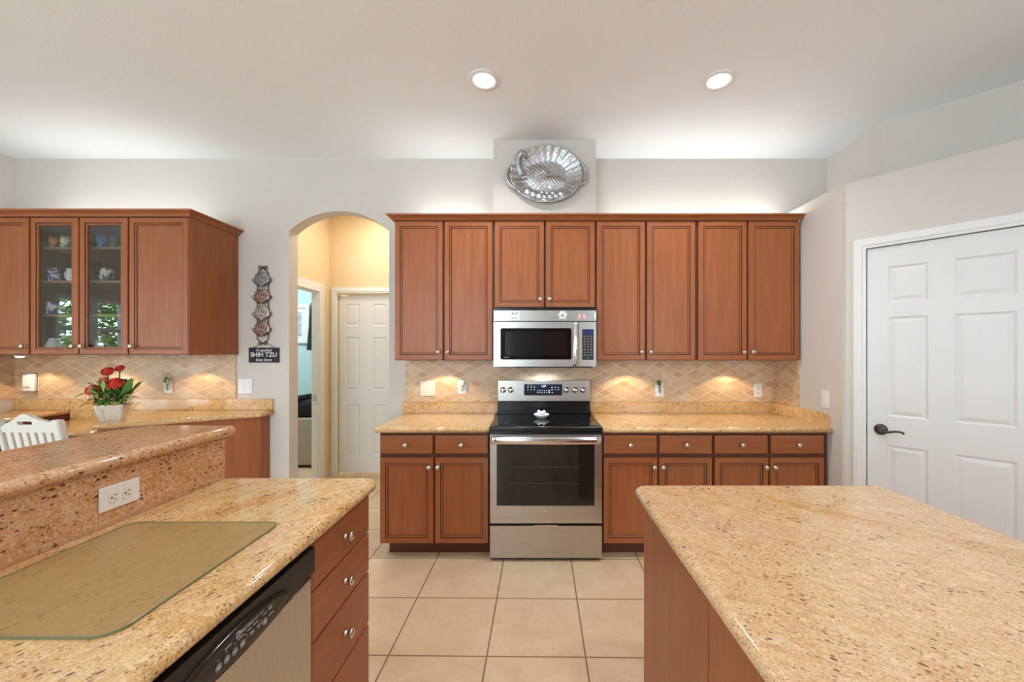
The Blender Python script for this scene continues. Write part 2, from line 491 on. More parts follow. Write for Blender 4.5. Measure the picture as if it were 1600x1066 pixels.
# ------------------------------------------------------------------ setting: shell
YB = 3.32          # kitchen face of the back wall
XL, XR = -4.335, 2.007
m = MB(); m.box(-6.7, 3.6, -3.7, 6.3, -0.12, 0.0); struct('floor', m, FLOOR)
m = MB(); m.box(-6.7, 3.6, -3.7, 6.3, CEIL, CEIL+0.12); struct('ceiling', m, CEILP)

A0, A1, ASP, ATOP = -2.05, -1.217, 2.414, 2.579
hw = (A1-A0)/2; rise = ATOP-ASP; R = (hw*hw+rise*rise)/(2*rise); axc = (A0+A1)/2; azc = ATOP-R
th = math.asin(hw/R)
arc = [(axc+R*math.sin(-th+2*th*k/28), azc+R*math.cos(-th+2*th*k/28)) for k in range(29)]
poly = [(-4.455, 0), (A0, 0)]+arc+[(A1, 0), (3.43, 0), (3.43, CEIL), (-4.455, CEIL)]
m = MB(); m.prism(poly, 'Y', YB, YB+0.12); struct('wall_back', m, PAINT)
m = MB(); m.box(XL-0.12, XL, 2.45, YB, 0, CEIL); struct('wall_left', m, PAINT)
m = MB(); m.box(-6.62, XL-0.12, 2.45, 2.57, 0, CEIL); struct('wall_nook', m, PAINT)
m = MB(); m.box(XR, XR+0.12, 2.60, YB, 0, 2.504); struct('wall_right', m, PAINT)
# pantry wall on the diagonal
DV = Vector((0.651, -0.759)).normalized(); DN = Vector((DV.y, -DV.x))   # DN points to the room
P0 = Vector((XR, 2.63))
ANG = math.atan2(DV.y, DV.x)
DO0, DO1, DOZ = 0.143, 0.86, 2.055
m = MB()
m.box(0, DO0-0.001, 0, 0.12, 0, 2.504); m.box(DO1+0.001, 2.0, 0, 0.12, 0, 2.504); m.box(DO0-0.001, DO1+0.001, 0, 0.12, DOZ+0.003, 2.504)
bmesh.ops.remove_doubles(m.bm, verts=m.bm.verts, dist=1e-5)
struct('wall_pantry', m, PAINT, loc=(P0.x, P0.y, 0), rot=(0, 0, ANG))
m = MB(); m.prism([(XR+0.125, 2.60), (3.30, 1.27), (3.30, YB-0.002), (XR+0.125, YB-0.002)], 'Z', 2.40, 2.50)
struct('ceiling_pantry', m, PAINT)
m = MB(); m.box(2.435, 2.555, 2.794, YB, 2.504, CEIL); struct('wall_upper_side', m, PAINT)
U0 = Vector((2.435, 2.794)); UV = Vector((0.465, -0.434)).normalized()
m = MB(); m.box(0, 1.19, 0, 0.12, 2.504, CEIL); struct('wall_upper_pantry', m, PAINT, loc=(U0.x, U0.y, 0), rot=(0, 0, math.atan2(UV.y, UV.x)))
m = MB(); m.box(3.31, 3.43, -3.6, YB-0.001, 0, CEIL); struct('wall_east', m, PAINT)
m = MB()
m.box(-6.62, -3.1, -3.62, -3.5, 0, CEIL); m.box(-0.9, 2.0, -3.62, -3.5, 0, CEIL); m.box(3.2, 3.31, -3.62, -3.5, 0, CEIL)
m.box(-3.1, -0.9, -3.62, -3.5, 2.55, CEIL); m.box(-3.1, -0.9, -3.62, -3.5, 0, 0.25); m.box(2.0, 3.2, -3.62, -3.5, 2.5, CEIL); m.box(2.0, 3.2, -3.62, -3.5, 0, 1.0)
struct('wall_rear', m, PAINT)
def window(name, x0, x1, z0, z1, nx, zb, along='X', at=-3.56):
    m = MB(); B = (lambda a, b, c, d: m.box(a, b, at-0.03, at+0.03, c, d)) if along == 'X' else (lambda a, b, c, d: m.box(at-0.03, at+0.03, a, b, c, d))
    for i in range(nx+1):
        x = x0+(x1-x0)*i/nx; B(max(x0, x-0.03), min(x1, x+0.03), z0, z1)
    for z in (z0+0.03, z1-0.03)+zb: (m.box(x0, x1, at-0.027, at+0.027, z-0.03, z+0.03) if along == 'X' else m.box(at-0.027, at+0.027, x0, x1, z-0.03, z+0.03))
    w = struct(name, m, WHITE)
    m = MB()
    if along == 'X': m.box(x0+0.02, x1-0.02, at-0.003, at+0.003, z0+0.02, z1-0.02)
    else: m.box(at-0.003, at+0.003, x0+0.02, x1-0.02, z0+0.02, z1-0.02)
    m.build('pane', WGLASS, w)
window('fill_window_2', -3.1, -0.9, 0.25, 2.55, 3, (1.8,))  # rear windows added out of view to let in fill daylight
window('fill_window_3', 2.0, 3.2, 1.0, 2.5, 2, (1.8,))
window('fill_window_4', -3.1, -0.8, 0.1, 2.5, 3, (1.8,), 'Y', -6.56)  # side window added unseen, as the glazed door alone gave too little light
# window wall of the breakfast room, left of the camera: one glazed door, and the added window's opening
WY0, WY1, WZ = -0.62, 0.32, 2.2
m = MB()
m.box(-6.62, -6.5, -3.5, -3.1, 0, CEIL); m.box(-6.62, -6.5, -0.8, WY0, 0, CEIL); m.box(-6.62, -6.5, -3.1, -0.8, 2.5, CEIL); m.box(-6.62, -6.5, -3.1, -0.8, 0, 0.1); m.box(-6.62, -6.5, WY1, 2.45, 0, CEIL); m.box(-6.62, -6.5, WY0, WY1, WZ, CEIL)
struct('wall_window', m, PAINT)
m = MB()
for y0, y1 in ((WY0, WY0+0.06), (WY1-0.06, WY1), (-0.23, -0.10)): m.box(-6.59, -6.53, y0, y1, 0.0, WZ)
for z0, z1 in ((0.0, 0.10), (WZ-0.06, WZ), (1.70, 1.76)): m.box(-6.587, -6.533, WY0+0.001, WY1-0.001, z0, z1)
w = struct('window_1', m, WHITE)
m = MB(); m.box(-6.565, -6.56, WY0+0.05, WY1-0.05, 0.05, WZ-0.05); m.build('pane', WGLASS, w)
# garden beyond the glazed door
m = MB(); m.box(-6.63, 3.5, -4.6, -3.63, -0.16, -0.05); m.box(-10.4, -6.63, -6.0, 3, -0.16, -0.05); struct('ground', m, mat('pale_paving', srgb(206, 206, 202), 0.9))  # unseen paving, pale and cut narrow so more daylight reaches the ceiling
for i, (gx, gy, gr, gz) in enumerate(((-9.0, -2.65, 1.15, 1.9), (-8.6, 1.2, 0.8, 1.2), (-9.3, -5.2, 0.9, 1.6))):
    tr = thing('garden_tree', ('leafy green tree nearest the glazed door', 'low rounded garden tree beside the patio', 'green garden tree farthest along the patio')[i], 'tree', (gx, gy, -0.05), 0, 'garden trees outside')
    m = MB(); m.tube([(0, 0, 0), (0.03, 0, gz*0.5), (0, 0.02, gz)], [0.09, 0.07, 0.04]); m.build('trunk', STEM, tr)
    m = MB()
    for k in range(2300 if i == 0 else 400):
        a = random.uniform(0, 2*PI); b = math.acos(random.uniform(-1, 1)); rr = gr*random.uniform(0.55, 1.0)
        c = Vector((rr*math.sin(b)*math.cos(a), rr*math.sin(b)*math.sin(a), gz+rr*math.cos(b)*0.9))
        e1 = Vector((random.gauss(0, 1), random.gauss(0, 1), random.gauss(0, 1))).normalized()*0.085; e2 = e1.orthogonal().normalized()*0.045
        m.face([m.v(c-e1), m.v(c+e2), m.v(c+e1), m.v(c-e2)], random.choice((0, 0, 1)))
    m.build('foliage', [LEAF, LEAFP], tr)

# chase above the microwave
m = MB(); m.box(-0.317, 0.463, 3.03, YB, 2.425, CEIL); struct('wall_chase', m, PAINT)

# hall behind the arch
HX, HY = -2.328, 4.51
m = MB()
m.box(HX-0.06, HX, YB+0.12, 3.50, 0, CEIL); m.box(HX-0.06, HX, 4.27, 6.0, 0, CEIL); m.box(HX-0.06, HX, 3.50, 4.27, 2.05, CEIL)
struct('wall_hall_left', m, TAN)
BX0, BX1, BZ = -2.233, -1.62, 2.055
m = MB()
m.box(HX, BX0-0.004, HY, HY+0.1, 0, CEIL); m.box(BX1+0.004, -0.9, HY, HY+0.1, 0, CEIL); m.box(BX0-0.004, BX1+0.004, HY, HY+0.1, BZ+0.01, CEIL)
struct('wall_hall_back', m, TAN)
m = MB(); m.box(-1.0, -0.9, YB+0.12, HY, 0, CEIL); struct('wall_hall_right', m, TAN)
m = MB(); m.box(HX-0.07, -0.9, HY+0.45, HY+0.5, 0, CEIL); struct('wall_closet', m, PAINT)
# bedroom beyond the hall doorway
m = MB(); m.box(-4.455, HX-0.06, 6.0, 6.1, 0, CEIL); struct('wall_bedroom_back', m, BLUE)
m = MB(); m.box(-4.56, -4.455, YB+0.12, 6.1, 0, CEIL); struct('wall_bedroom_left', m, BLUE)
area('bedroom_fill_light', (-3.6, 4.7, 2.9), (0, 0, 0), 1.0, 1.0, 85, (0.80, 0.95, 1.0))  # unseen lamp added under the bedroom ceiling, standing in for daylight
area('hall_fill_light', (-1.62, 3.98, 2.98), (0, 0, 0), 0.3, 0.3, 24, (1.0, 0.92, 0.80))  # lamp without a fixture, added out of view to brighten the hall

# casings
def casing(name, w0, w1, h, cw, loc, rot, d=0.018, floor_z=0.0):
    m = MB()
    for (a, b) in ((w0-cw, w0), (w1, w1+cw)):
        m.box(a, b, -d, 0, floor_z, h+cw)
        m.box(a+cw*0.30, b-cw*0.30, -d-0.006, -d, floor_z, h+cw*0.7)
    m.box(w0, w1, -d, 0, h, h+cw); m.box(w0-cw*0.3, w1+cw*0.3, -d-0.006, -d, h+cw*0.30, h+cw*0.70)
    return struct(name, m, WHITE, loc=loc, rot=rot)
casing('trim_1', DO0-0.001, DO1+0.001, DOZ+0.003, 0.062, (P0.x, P0.y, 0), (0, 0, ANG))
casing('trim_2', BX0-0.004, BX1+0.004, BZ+0.01, 0.065, (0, HY, 0), (0, 0, 0))
# hall doorway casing, on a wall that faces +X
m = MB()
m.box(HX, HX+0.018, 4.27, 4.36, 0, 2.14); m.box(HX, HX+0.018, 3.45, 3.50, 0, 2.14); m.box(HX, HX+0.018, 3.50, 4.27, 2.05, 2.14)
m.box(HX+0.018, HX+0.024, 4.30, 4.34, 0, 2.11); m.box(HX-0.06, HX-0.001, 4.255, 4.269, 0, 2.049)
m.box(HX-0.06, HX-0.001, 3.51, 4.255, 2.035, 2.049)
struct('trim_3', m, WHITE)
m = MB(); m.box(HX-0.045, HX-0.015, 4.248, 4.2545, 0.88, 0.95, bev=0.002)
m.build('strike_plate', NICKEL, label='small dark metal strike plate on the hall doorway jamb', category='strike plate')
# baseboards
m = MB(); m.box(HX+0.001, BX0-0.075, HY-0.014, HY-0.001, 0, 0.09); struct('baseboard_hall', m, WHITE)
m = MB(); m.box(-2.19, -2.051, YB-0.014, YB-0.001, 0, 0.09); struct('baseboard_back', m, WHITE)
m = MB(); m.box(-1.216, -1.085, YB-0.014, YB-0.001, 0, 0.09); struct('baseboard_arch', m, WHITE)

# ------------------------------------------------------------------ panelled interior doors
def panel_slab(xs, zs, cells, th=0.035, rec=0.008, ins=(0.012, 0.034)):
    """front towards -Y at y=0; cells: set of (i, j) that carry a raised panel"""
    m = MB()
    for i in range(len(xs)-1):
        for j in range(len(zs)-1):
            a, b, c, d = xs[i], xs[i+1], zs[j], zs[j+1]
            def loop(s, y): return [(a+s, y, c+s), (b-s, y, c+s), (b-s, y, d-s), (a+s, y, d-s)]
            if (i, j) in cells:
                m.rings([loop(0, 0), loop(ins[0], rec), loop(ins[1], 0.0015), loop(ins[1]+0.004, 0.0012)], smooth=False, cap=(False, True))
            else:
                m.face([m.v(p) for p in loop(0, 0)])
    bmesh.ops.remove_doubles(m.bm, verts=m.bm.verts, dist=1e-5)
    x0, x1, z0, z1 = xs[0], xs[-1], zs[0], zs[-1]
    f = [(x0, 0, z0), (x1, 0, z0), (x1, 0, z1), (x0, 0, z1)]; k = [(x0, th, z0), (x1, th, z0), (x1, th, z1), (x0, th, z1)]
    m.rings([f, k], smooth=False, cap=(False, True))
    return m
W = DO1-DO0-0.006
xs = [0, 0.098, 0.098+0.178, 0.098+0.178+0.105, W-0.105, W]
zs = [0.012, 0.235, 0.835, 1.01, 1.62, 1.71, 1.93, DOZ-0.002]
d1 = panel_slab(xs, zs, {(i, j) for i in (1, 3) for j in (1, 3, 5)})
dr = P0+DV*(DO0+0.003)-DN*0.004*-1
door1 = struct('door_1', d1, DOORW, loc=(P0.x+DV.x*(DO0+0.003)-DN.x*0.0, P0.y+DV.y*(DO0+0.003), 0), rot=(0, 0, ANG))
m = MB(); m.lathe([(0.0, 0.014), (0.020, 0.013), (0.032, 0.008), (0.034, 0.0)], axis='Y', seg=24, org=(0.066, 0, 0.925))
m.tube([(0.066, -0.01, 0.925), (0.066, -0.045, 0.925)], 0.011, 10)
m.tube([(0.058, -0.045, 0.930), (0.075, -0.049, 0.921), (0.105, -0.050, 0.920), (0.14, -0.05, 0.929), (0.165, -0.05, 0.929), (0.178, -0.047, 0.920)], [0.010, 0.010, 0.0075, 0.0065, 0.006, 0.0065], 10)
m.build('lever_handle', BRONZE, door1, label='dark bronze lever handle on the door')
m = MB(); m.box(-0.012, -0.0035, -0.006, 0.002, 0.885, 0.945, bev=0.002)
m.build('latch_plate', BRONZE, door1, label='dark bronze latch plate')

# bifold closet door: two leaves
LW = (BX1-BX0)/2
xs = [0, 0.075, LW-0.075, LW]; zs = [0.03, 0.23, 0.80, 0.965, 1.57, 1.70, 1.95, BZ-0.02]
def leafmb(): return panel_slab(xs, zs, {(1, 1), (1, 3), (1, 5)}, 0.03)
bif = bpy.data.objects.new('door_2', None); COL.objects.link(bif); bif.location = (BX0, HY+0.022, 0); bif['kind'] = 'structure'
l1 = leafmb().build('door_leaf', DOORW, bif, (0.002, 0, 0)); l2 = leafmb().build('door_leaf', DOORW, bif, (LW+0.002, 0, 0))
m = MB(); m.lathe([(0.0, 0.030), (0.012, 0.028), (0.016, 0.022), (0.012, 0.012), (0.007, 0.008), (0.009, 0.0)], axis='Y', org=(LW-0.10, 0, 0.885))
m.build('pull_knob', WHITE, l1)

# ------------------------------------------------------------------ cabinets
def knob_mesh():
    m = MB()
    m.lathe([(0.0, 0.0), (0.0105, 0.0), (0.0105, 0.003), (0.0060, 0.006), (0.0050, 0.012), (0.0085, 0.015), (0.0150, 0.018), (0.0165, 0.022), (0.0155, 0.0265), (0.0115, 0.030), (0.0100, 0.0297), (0.0085, 0.0312), (0.0, 0.0325)], axis='Y', seg=20)
    me = m.mesh('knob'); me.materials.append(NICKEL); return me
KNOB = knob_mesh()
def knob(parent, x, z, y=0.0):
    return add('knob', KNOB, None, parent, (x, y, z))

def rloop(w, h, s, y): return [(s, y, s), (w-s, y, s), (w-s, y, h-s), (s, y, h-s)]

def framed(w, h, prof, seg_m, centre=0, th=0.02, hole=False):
    """mitred frame; prof (inset, y) from the outer front edge inwards; seg_m: None = wood by side, else material"""
    m = MB(); loops = [[m.v(p) for p in rloop(w, h, s, y)] for s, y in [(0, th)]+prof]
    for j, (a, b) in enumerate(zip(loops, loops[1:])):
        for k in range(4):
            sm = seg_m[j] if seg_m[j] is not None else (1 if k in (0, 2) else 0)
            m.face([a[k], a[(k+1) % 4], b[(k+1) % 4], b[k]], sm)
    if hole:
        s, y = prof[-1]
        bk = [m.v(p) for p in rloop(w, h, s, th)]
        for k in range(4):
            m.face([loops[-1][k], loops[-1][(k+1) % 4], bk[(k+1) % 4], bk[k]], 1 if k in (0, 2) else 0)
            m.face([bk[k], bk[(k+1) % 4], loops[0][(k+1) % 4], loops[0][k]], 0)
    else:
        m.face(loops[-1], centre); m.face(loops[0][::-1], 0)
    return m
DPROF = [(0, 0.004), (0.003, 0.0), (0.037, 0.0), (0.0385, 0.0045), (0.042, 0.003), (0.049, 0.003), (0.0505, 0.006), (0.053, 0.0085), (0.055, 0.0085)]
DMATS = [None, None, None, 2, 2, None, None, 2, 2]
def door(parent, x, z, w, h, knob_side=None, knob_end='bottom', y=-0.02, kx=0.027, kz=0.06):
    d = framed(w, h, DPROF, DMATS).build('door', WOODS, parent, (x, y, z))
    if knob_side:
        knob(d, w-kx if knob_side == 'R' else kx, kz if knob_end == 'bottom' else h-kz)
    return d
def drawer(parent, x, z, w, h, y=-0.02, name='drawer'):
    m = MB()
    L = [rloop(w, h, s, yy) for s, yy in ((0, 0.02), (0, 0.005), (0.003, 0.0015), (0.008, 0.0))]
    m.rings(L, smooth=False)
    d = m.build(name, WOODH, parent, (x, y, z)); knob(d, w/2, h/2); return d

def upper(label, x0, x1, z0, z1, yf, doors, yb=YB-0.002, group='wall cabinets over the range counter'):
    """yf = front of the doors; box behind"""
    t = thing('wall_cabinet', label, 'cabinet', (x0, yf+0.021, z0), 0, group)
    m = MB(); m.box(0.0007, x1-x0-0.0007, 0.0, yb-yf-0.021, 0, z1-z0); m.build('cabinet_body', WOODIN, t)
    for (a, b, c, d, ks) in doors:
        door(t, a-x0, c-z0, b-a, d-c, ks, y=-0.021)
    return t
YU = 2.99; SU = F/YU
def ux(x): return (x-CX)/SU
def uz(y): return H-(y-CY)/SU
ZUB, ZUT, ZMW = uz(563.5), uz(345.5), uz(481.5)
ZTOP = uz(343)
bx = [-1.0577, -0.3115, 0.4573, 1.2163, 1.992]
names = ['brown wall cabinet beside the arch, first from the left', None, 'brown wall cabinet right of the microwave', 'brown wall cabinet against the right wall']
pairs = {0: (617, 691.5, 694.5, 769.5), 2: (932.5, 1008, 1011, 1086.5), 3: (1091.5, 1167, 1170, 1249)}
for i in (0, 2, 3):
    a, b, c, d = (ux(v) for v in pairs[i])
    upper(names[i], bx[i], bx[i+1], ZUB, ZTOP, YU, [(a, b, ZUB+0.004, ZUT, 'R'), (c, d, ZUB+0.004, ZUT, 'L')])
upper('short brown wall cabinet directly above the microwave', bx[1], bx[2], ZMW, ZTOP, YU,
      [(ux(773), ux(850), ZMW+0.006, ZUT, 'R'), (ux(853), ux(929.5), ZMW+0.006, ZUT, 'L')])

CROWNP = [(0.0, 0.0), (0.006, 0.0), (0.010, 0.006), (0.014, 0.016), (0.026, 0.030), (0.036, 0.036), (0.044, 0.038), (0.046, 0.052), (-0.03, 0.052), (-0.03, 0.0)]
def crown(name, path, z, label, group, low=-0.010, high=0.030):
    mb = sweep(path, [(o if o < 0 else o+0.0006, z+(max(0.0, low+(high-low)*h/0.052) if o < 0 else low+(high-low)*h/0.052)) for o, h in CROWNP])
    return mb.build(name, WOODH, label=label, category='moulding', group=group)
crown('crown_molding', [(1.999, YU), (bx[0]-0.002, YU), (bx[0]-0.002, YB-0.002)], ZTOP+0.001, 'long brown crown molding along the cabinets over the range', 'crown moldings on the wall cabinets')

# base cabinets
YF = 2.708; SF = F/YF
def fx(x): return (x-CX)/SF
def fz(y): return H-(y-CY)/SF
ZC, TH = 0.895, 0.038
def base(label, x0, x1, doors, drawers, group='base cabinets on the range wall', right_fill=0.0):
    t = thing('base_cabinet', label, 'cabinet', (x0, YF+0.021, 0), 0, group)
    m = MB(); m.box(0.0007, x1-x0-0.0007, 0, YB-0.004-YF-0.021, 0.098, ZC-TH-0.001); m.build('cabinet_body', WOODIN, t)
    m = MB(); m.box(0.04 if x0 < -1 else 0.001, x1-x0-0.001, 0.065, 0.085, 0, 0.098); m.build('toe_kick', WOODIN, t)
    zt, zb, zd0, zd1 = fz(680.5), fz(709.5), fz(849.5), fz(715.5)
    for a, b in drawers: drawer(t, fx(a)-x0, zb, fx(b)-fx(a), zt-zb, y=-0.021)
    for a, b, ks in doors: door(t, fx(a)-x0, zd0, fx(b)-fx(a), zd1-zd0, ks, 'top', y=-0.021, kx=0.024, kz=0.062)
    return t
base('brown base cabinet left of the range', -1.062, -0.3115, [(593.5, 677, 'R'), (679.5, 763, 'L')], [(593.5, 676), (680, 763)])
base('brown base cabinet right of the range', 0.4575, 1.2155, [(943, 1027.5, 'R'), (1030, 1113, 'L')], [(943, 1026.5), (1031, 1113)])
base('brown base cabinet at the right wall', 1.2155, 1.999, [(1117, 1201, 'R'), (1203.5, 1288, 'L')], [(1117, 1200), (1205, 1288)])

# counters and splashes on the back wall
def cat_slab(name, mb, mtl, label, group=None, cat='countertop'):
    o = mb.build(name, mtl, label=label, category=cat)
    if group: o['group'] = group
    return o
cat_slab('countertop', slab([(-1.092, 2.676, 0.03), (-0.3085, 2.676), (-0.3085, 3.318), (-1.092, 3.318)], ZC, TH), GRAN, 'golden granite countertop left of the range', 'granite countertops')
cat_slab('countertop', slab([(0.4545, 2.676), (2.004, 2.676), (2.004, 3.318), (0.4545, 3.318)], ZC, TH), GRAN, 'golden granite countertop right of the range', 'granite countertops')
ZS = 0.986
def gsplash(x0, x1, y0, y1, z0, z1, label):
    m = MB(); m.box(x0, x1, y0, y1, z0+0.0005, z1, bev=0.003); return cat_slab('granite_backsplash', m, GRAN, label, 'low granite backsplash strips', 'backsplash')
gsplash(-1.10, -0.3085, YB-0.022, YB-0.001, ZC, ZS, 'low granite backsplash strip left of the range')
gsplash(0.4545, XR-0.002, YB-0.022, YB-0.001, ZC, ZS, 'low granite backsplash strip right of the range')
m = MB(); m.prism([(2.70, ZC+0.0005), (YB-0.0235, ZC+0.0005), (YB-0.0235, ZS), (2.735, ZS), (2.715, ZS-0.008), (2.70, ZS-0.03)], 'X', XR-0.022, XR-0.001)
cat_slab('granite_backsplash', m, GRAN, 'low granite backsplash strip along the right wall', 'low granite backsplash strips', 'backsplash')
def tiles(x0, x1, y0, y1, z0, z1, mtl, label):
    m = MB(); m.box(x0, x1, y0, y1, z0, z1); return cat_slab('tile_backsplash', m, mtl, label, 'diamond tile backsplashes', 'backsplash')
tiles(-1.078, XR-0.011, YB-0.0105, YB-0.0005, ZS+0.001, ZUB+0.0-0.001, SPLASH, 'beige diamond tile backsplash behind the range')
tiles(XR-0.0105, XR-0.0005, 3.02, YB-0.0005, ZS+0.001, ZUB-0.001, SPLASHY, 'narrow diamond tile return on the right wall')
m = MB(); m.box(-0.30, 0.45, YB-0.0105, YB-0.0005, 0.90, ZS+0.0)

# ------------------------------------------------------------------ range
def bowed(x0, x1, y, z0, z1, bow, thick, n=18, m=None, mi=0):
    m = m or MB(); loops = []
    for i in range(n+1):
        t = i/n; x = x0+(x1-x0)*t; yy = y-bow*(1-(2*t-1)**2)
        r = min(thick, (z1-z0))*0.35
        loops.append([(x, yy, z0+r), (x, yy+r, z0), (x, yy+thick, z0), (x, yy+thick, z1), (x, yy+r, z1), (x, yy, z1-r)])
    return m.rings(loops, m=mi, smooth=True)
RX0, RX1 = -0.3055, 0.4515; RW = RX1-RX0; RYF = 2.665
rng = thing('range', 'freestanding stainless steel electric range with black glass top', 'stove', (RX0, RYF, 0))
SR = F/RYF
def rz(y): return H-(y-CY)/SR
def rx(x): return (x-CX)/SR-RX0
m = MB(); m.box(0.0, RW, 0.035, YB-0.03-RYF, 0.03, 0.875); m.build('body', BLACK, rng)
dz0, dz1 = rz(818), rz(679.5)
w0, w1, v0, v1 = rx(776), rx(929), rz(790.5), rz(694.5)
m = MB(); dw0, dw1 = 0.004, RW-0.004
m.box(dw0, w0, 0, 0.034, dz0, dz1); m.box(w1, dw1, 0, 0.034, dz0, dz1); m.box(w0, w1, 0, 0.034, dz0, v0); m.box(w0, w1, 0, 0.034, v1, dz1)
bmesh.ops.remove_doubles(m.bm, verts=m.bm.verts, dist=1e-5)
od = m.build('oven_door', STEEL, rng)
m = MB(); m.box(w0+0.0005, w1-0.0005, 0.003, 0.03, v0+0.0005, v1-0.0005); win = m.build('oven_window', OVENGL, od)
m = MB()
for zz in (0.525, 0.632): m.tube([(w0+0.09, 0.0022, zz), (w1-0.10, 0.0022, zz)], 0.0010, 6)
for zz in (0.545, 0.652):
    pass
m.build('oven_rack', mat('rack_line', srgb(96, 84, 76), 0.4), win, label='thin wire oven rack line seen through the window')
m = MB(); bowed(0.012, RW-0.012, -0.034, dz1-0.058, dz1-0.006, 0.016, 0.016, m=m)
m.box(0.012, 0.04, -0.034, 0.0, dz1-0.050, dz1-0.012); m.box(RW-0.04, RW-0.012, -0.034, 0.0, dz1-0.050, dz1-0.012)
m.build('oven_handle', CHROME, od, label='bowed bright steel oven handle')
m = MB(); m.lathe([(0.0, 0.0012), (0.0055, 0.001), (0.0055, 0.0)], axis='Y', org=(rx(852), 0, rz(799))); m.build('emblem', CHROME, od)
m = MB(); m.box(0.004, RW-0.004, 0, 0.034, rz(872), rz(822)); sd = m.build('storage_drawer', STEEL, rng)
m = MB(); m.box(rx(834), rx(871), -0.006, 0.0, rz(822)-0.001, rz(822)+0.007); m.build('drawer_pull', CHROME, sd)
for fxx in (0.035, RW-0.035):
    for fy in (0.06, 0.56):
        m = MB(); m.lathe([(0, 0), (0.016, 0), (0.016, 0.012), (0.008, 0.014), (0.008, 0.0299), (0, 0.0299)], org=(fxx, fy, 0)); m.build('foot', BLACK, rng)
# cooktop
m = MB(); m.box(-0.0022, RW+0.0022, -0.006, YB-0.10-RYF, 0.8755, 0.905, bev=0.008, seg=3)
ct = m.build('cooktop', BLACK, rng)
m = MB(); m.box(0.022, RW-0.022, 0.022, YB-0.135-RYF, 0.9052, 0.9072); m.build('cooktop_glass', BLKGL, ct)
m = MB()
for (cx_, cy_, rr) in ((0.20, 0.15, 0.10), (0.56, 0.15, 0.085), (0.20, 0.40, 0.075), (0.56, 0.40, 0.10)):
    m.lathe([(rr, 0.9073), (rr+0.002, 0.9074), (rr+0.004, 0.9073)], org=(cx_, cy_, 0), seg=40)
m.build('burner_ring', mat('burner_print', srgb(60, 60, 64), 0.2), ct, kind='stuff')
# backguard
YG = 3.215; SG = F/YG
def gx(x): return (x-CX)/SG-RX0
def gz(y): return H-(y-CY)/SG
gy = YG-RYF
m = MB(); m.box(gx(778.5), gx(921.5), gy+0.008, YB-0.012-RYF, 0.905, gz(596)); m.box(gx(777), gx(923), gy-0.012, gy+0.0079, 0.905, 0.928, bev=0.004)
bg = m.build('backguard', BLACK, rng)
m = MB(); m.box(gx(778), gx(922), gy-0.004, gy+0.0078, gz(627), gz(594.5), bev=0.003); pn = m.build('control_panel', STEEL, bg)
m = MB()
L = [[(x, gy-0.0042-dy, z) for x, z in round_poly([(gx(819)+s, gz(618)+s, 0.006), (gx(878.5)-s, gz(618)+s, 0.006), (gx(878.5)-s, gz(600.5)-s, 0.006), (gx(819)+s, gz(600.5)-s, 0.006)])] for s, dy in ((0, 0), (0.0005, 0.002))]
m.rings(L, smooth=False); dsp = m.build('display_panel', NAVY, pn)
m = MB()
def dots(xs_, ys_, w_, h_):
    for x_ in xs_:
        for y_ in ys_:
            a, b = gx(x_), gz(y_); m.box(a-w_, a+w_, gy-0.0068, gy-0.0063, b-h_, b+h_)
dots((825, 830, 835), (605, 609), 0.0055, 0.0035); dots((862.5, 868, 872.5), (605.5, 609), 0.005, 0.003)
dots((840, 843.5, 847, 850.5, 854), (610.5, 613.5), 0.003, 0.0035); dots((858,), (610.5, 613.5), 0.007, 0.004)
dots((863,), (613.5,), 0.005, 0.004); dots((828,), (602,), 0.02, 0.001)
m.build('button_print', GREYPR, dsp)
me = text_mesh('1:07', 0.022, 0.0003); add('clock_digits', me, LCDW, dsp, (gx(849.5), gy-0.0065, gz(603.6)), (PI/2, 0, 0))
for kx_ in (786, 798, 885, 898.5, 911):
    m = MB(); m.lathe([(0, 0.030), (0.012, 0.030), (0.0185, 0.026), (0.021, 0.004), (0.024, 0.002), (0.024, 0.0)], axis='Y', seg=24)
    m.box(-0.004, 0.004, -0.035, -0.026, -0.018, 0.018, bev=0.001)
    m.build('control_knob', CHROME, pn, (gx(kx_), gy-0.004, gz(609.5)))
# spoon rest on the cooktop
sr = thing('spoon_rest', 'small white ceramic leaf dish on the black cooktop', 'dish', ((846-CX)/F*3.0, 3.0, 0.9072))
m = MB(); m.lathe([(0, 0.0), (0.026, 0.0), (0.035, 0.004), (0.056, 0.022), (0.060, 0.030), (0.056, 0.031), (0.035, 0.012), (0, 0.008)], seg=28); m.build('bowl', CERAM, sr)
m = MB()
for a in (-0.5, 0.5): m.ball((0.024*a*1.6, 0.02, 0.040), 0.014, sc=(1, 0.6, 1.2))
m.ball((0, 0.015, 0.032), 0.018); m.build('figurine', CERAM, sr)

# ------------------------------------------------------------------ microwave
YM = 2.925; SM = F/YM
MX0 = -0.3055; MWD = 0.757
mw = thing('microwave', 'stainless steel over-the-range microwave with black window', 'microwave', (MX0, YM, 1.292))
def mx(x): return (x-CX)/SM-MX0
def mz(y): return H-(y-CY)/SM-1.292
m = MB(); m.box(0.002, MWD-0.002, 0.022, YB-0.012-YM, 0.006, ZMW-1.292-0.002); m.box(0.03, MWD-0.03, 0.03, 0.35, -0.004, 0.006); m.build('case', BLACK, mw)
m = MB(); m.box(0.0005, MWD-0.0005, 0, 0.021, mz(502), mz(485), bev=0.002); gr = m.build('vent_grille', STEEL, mw)
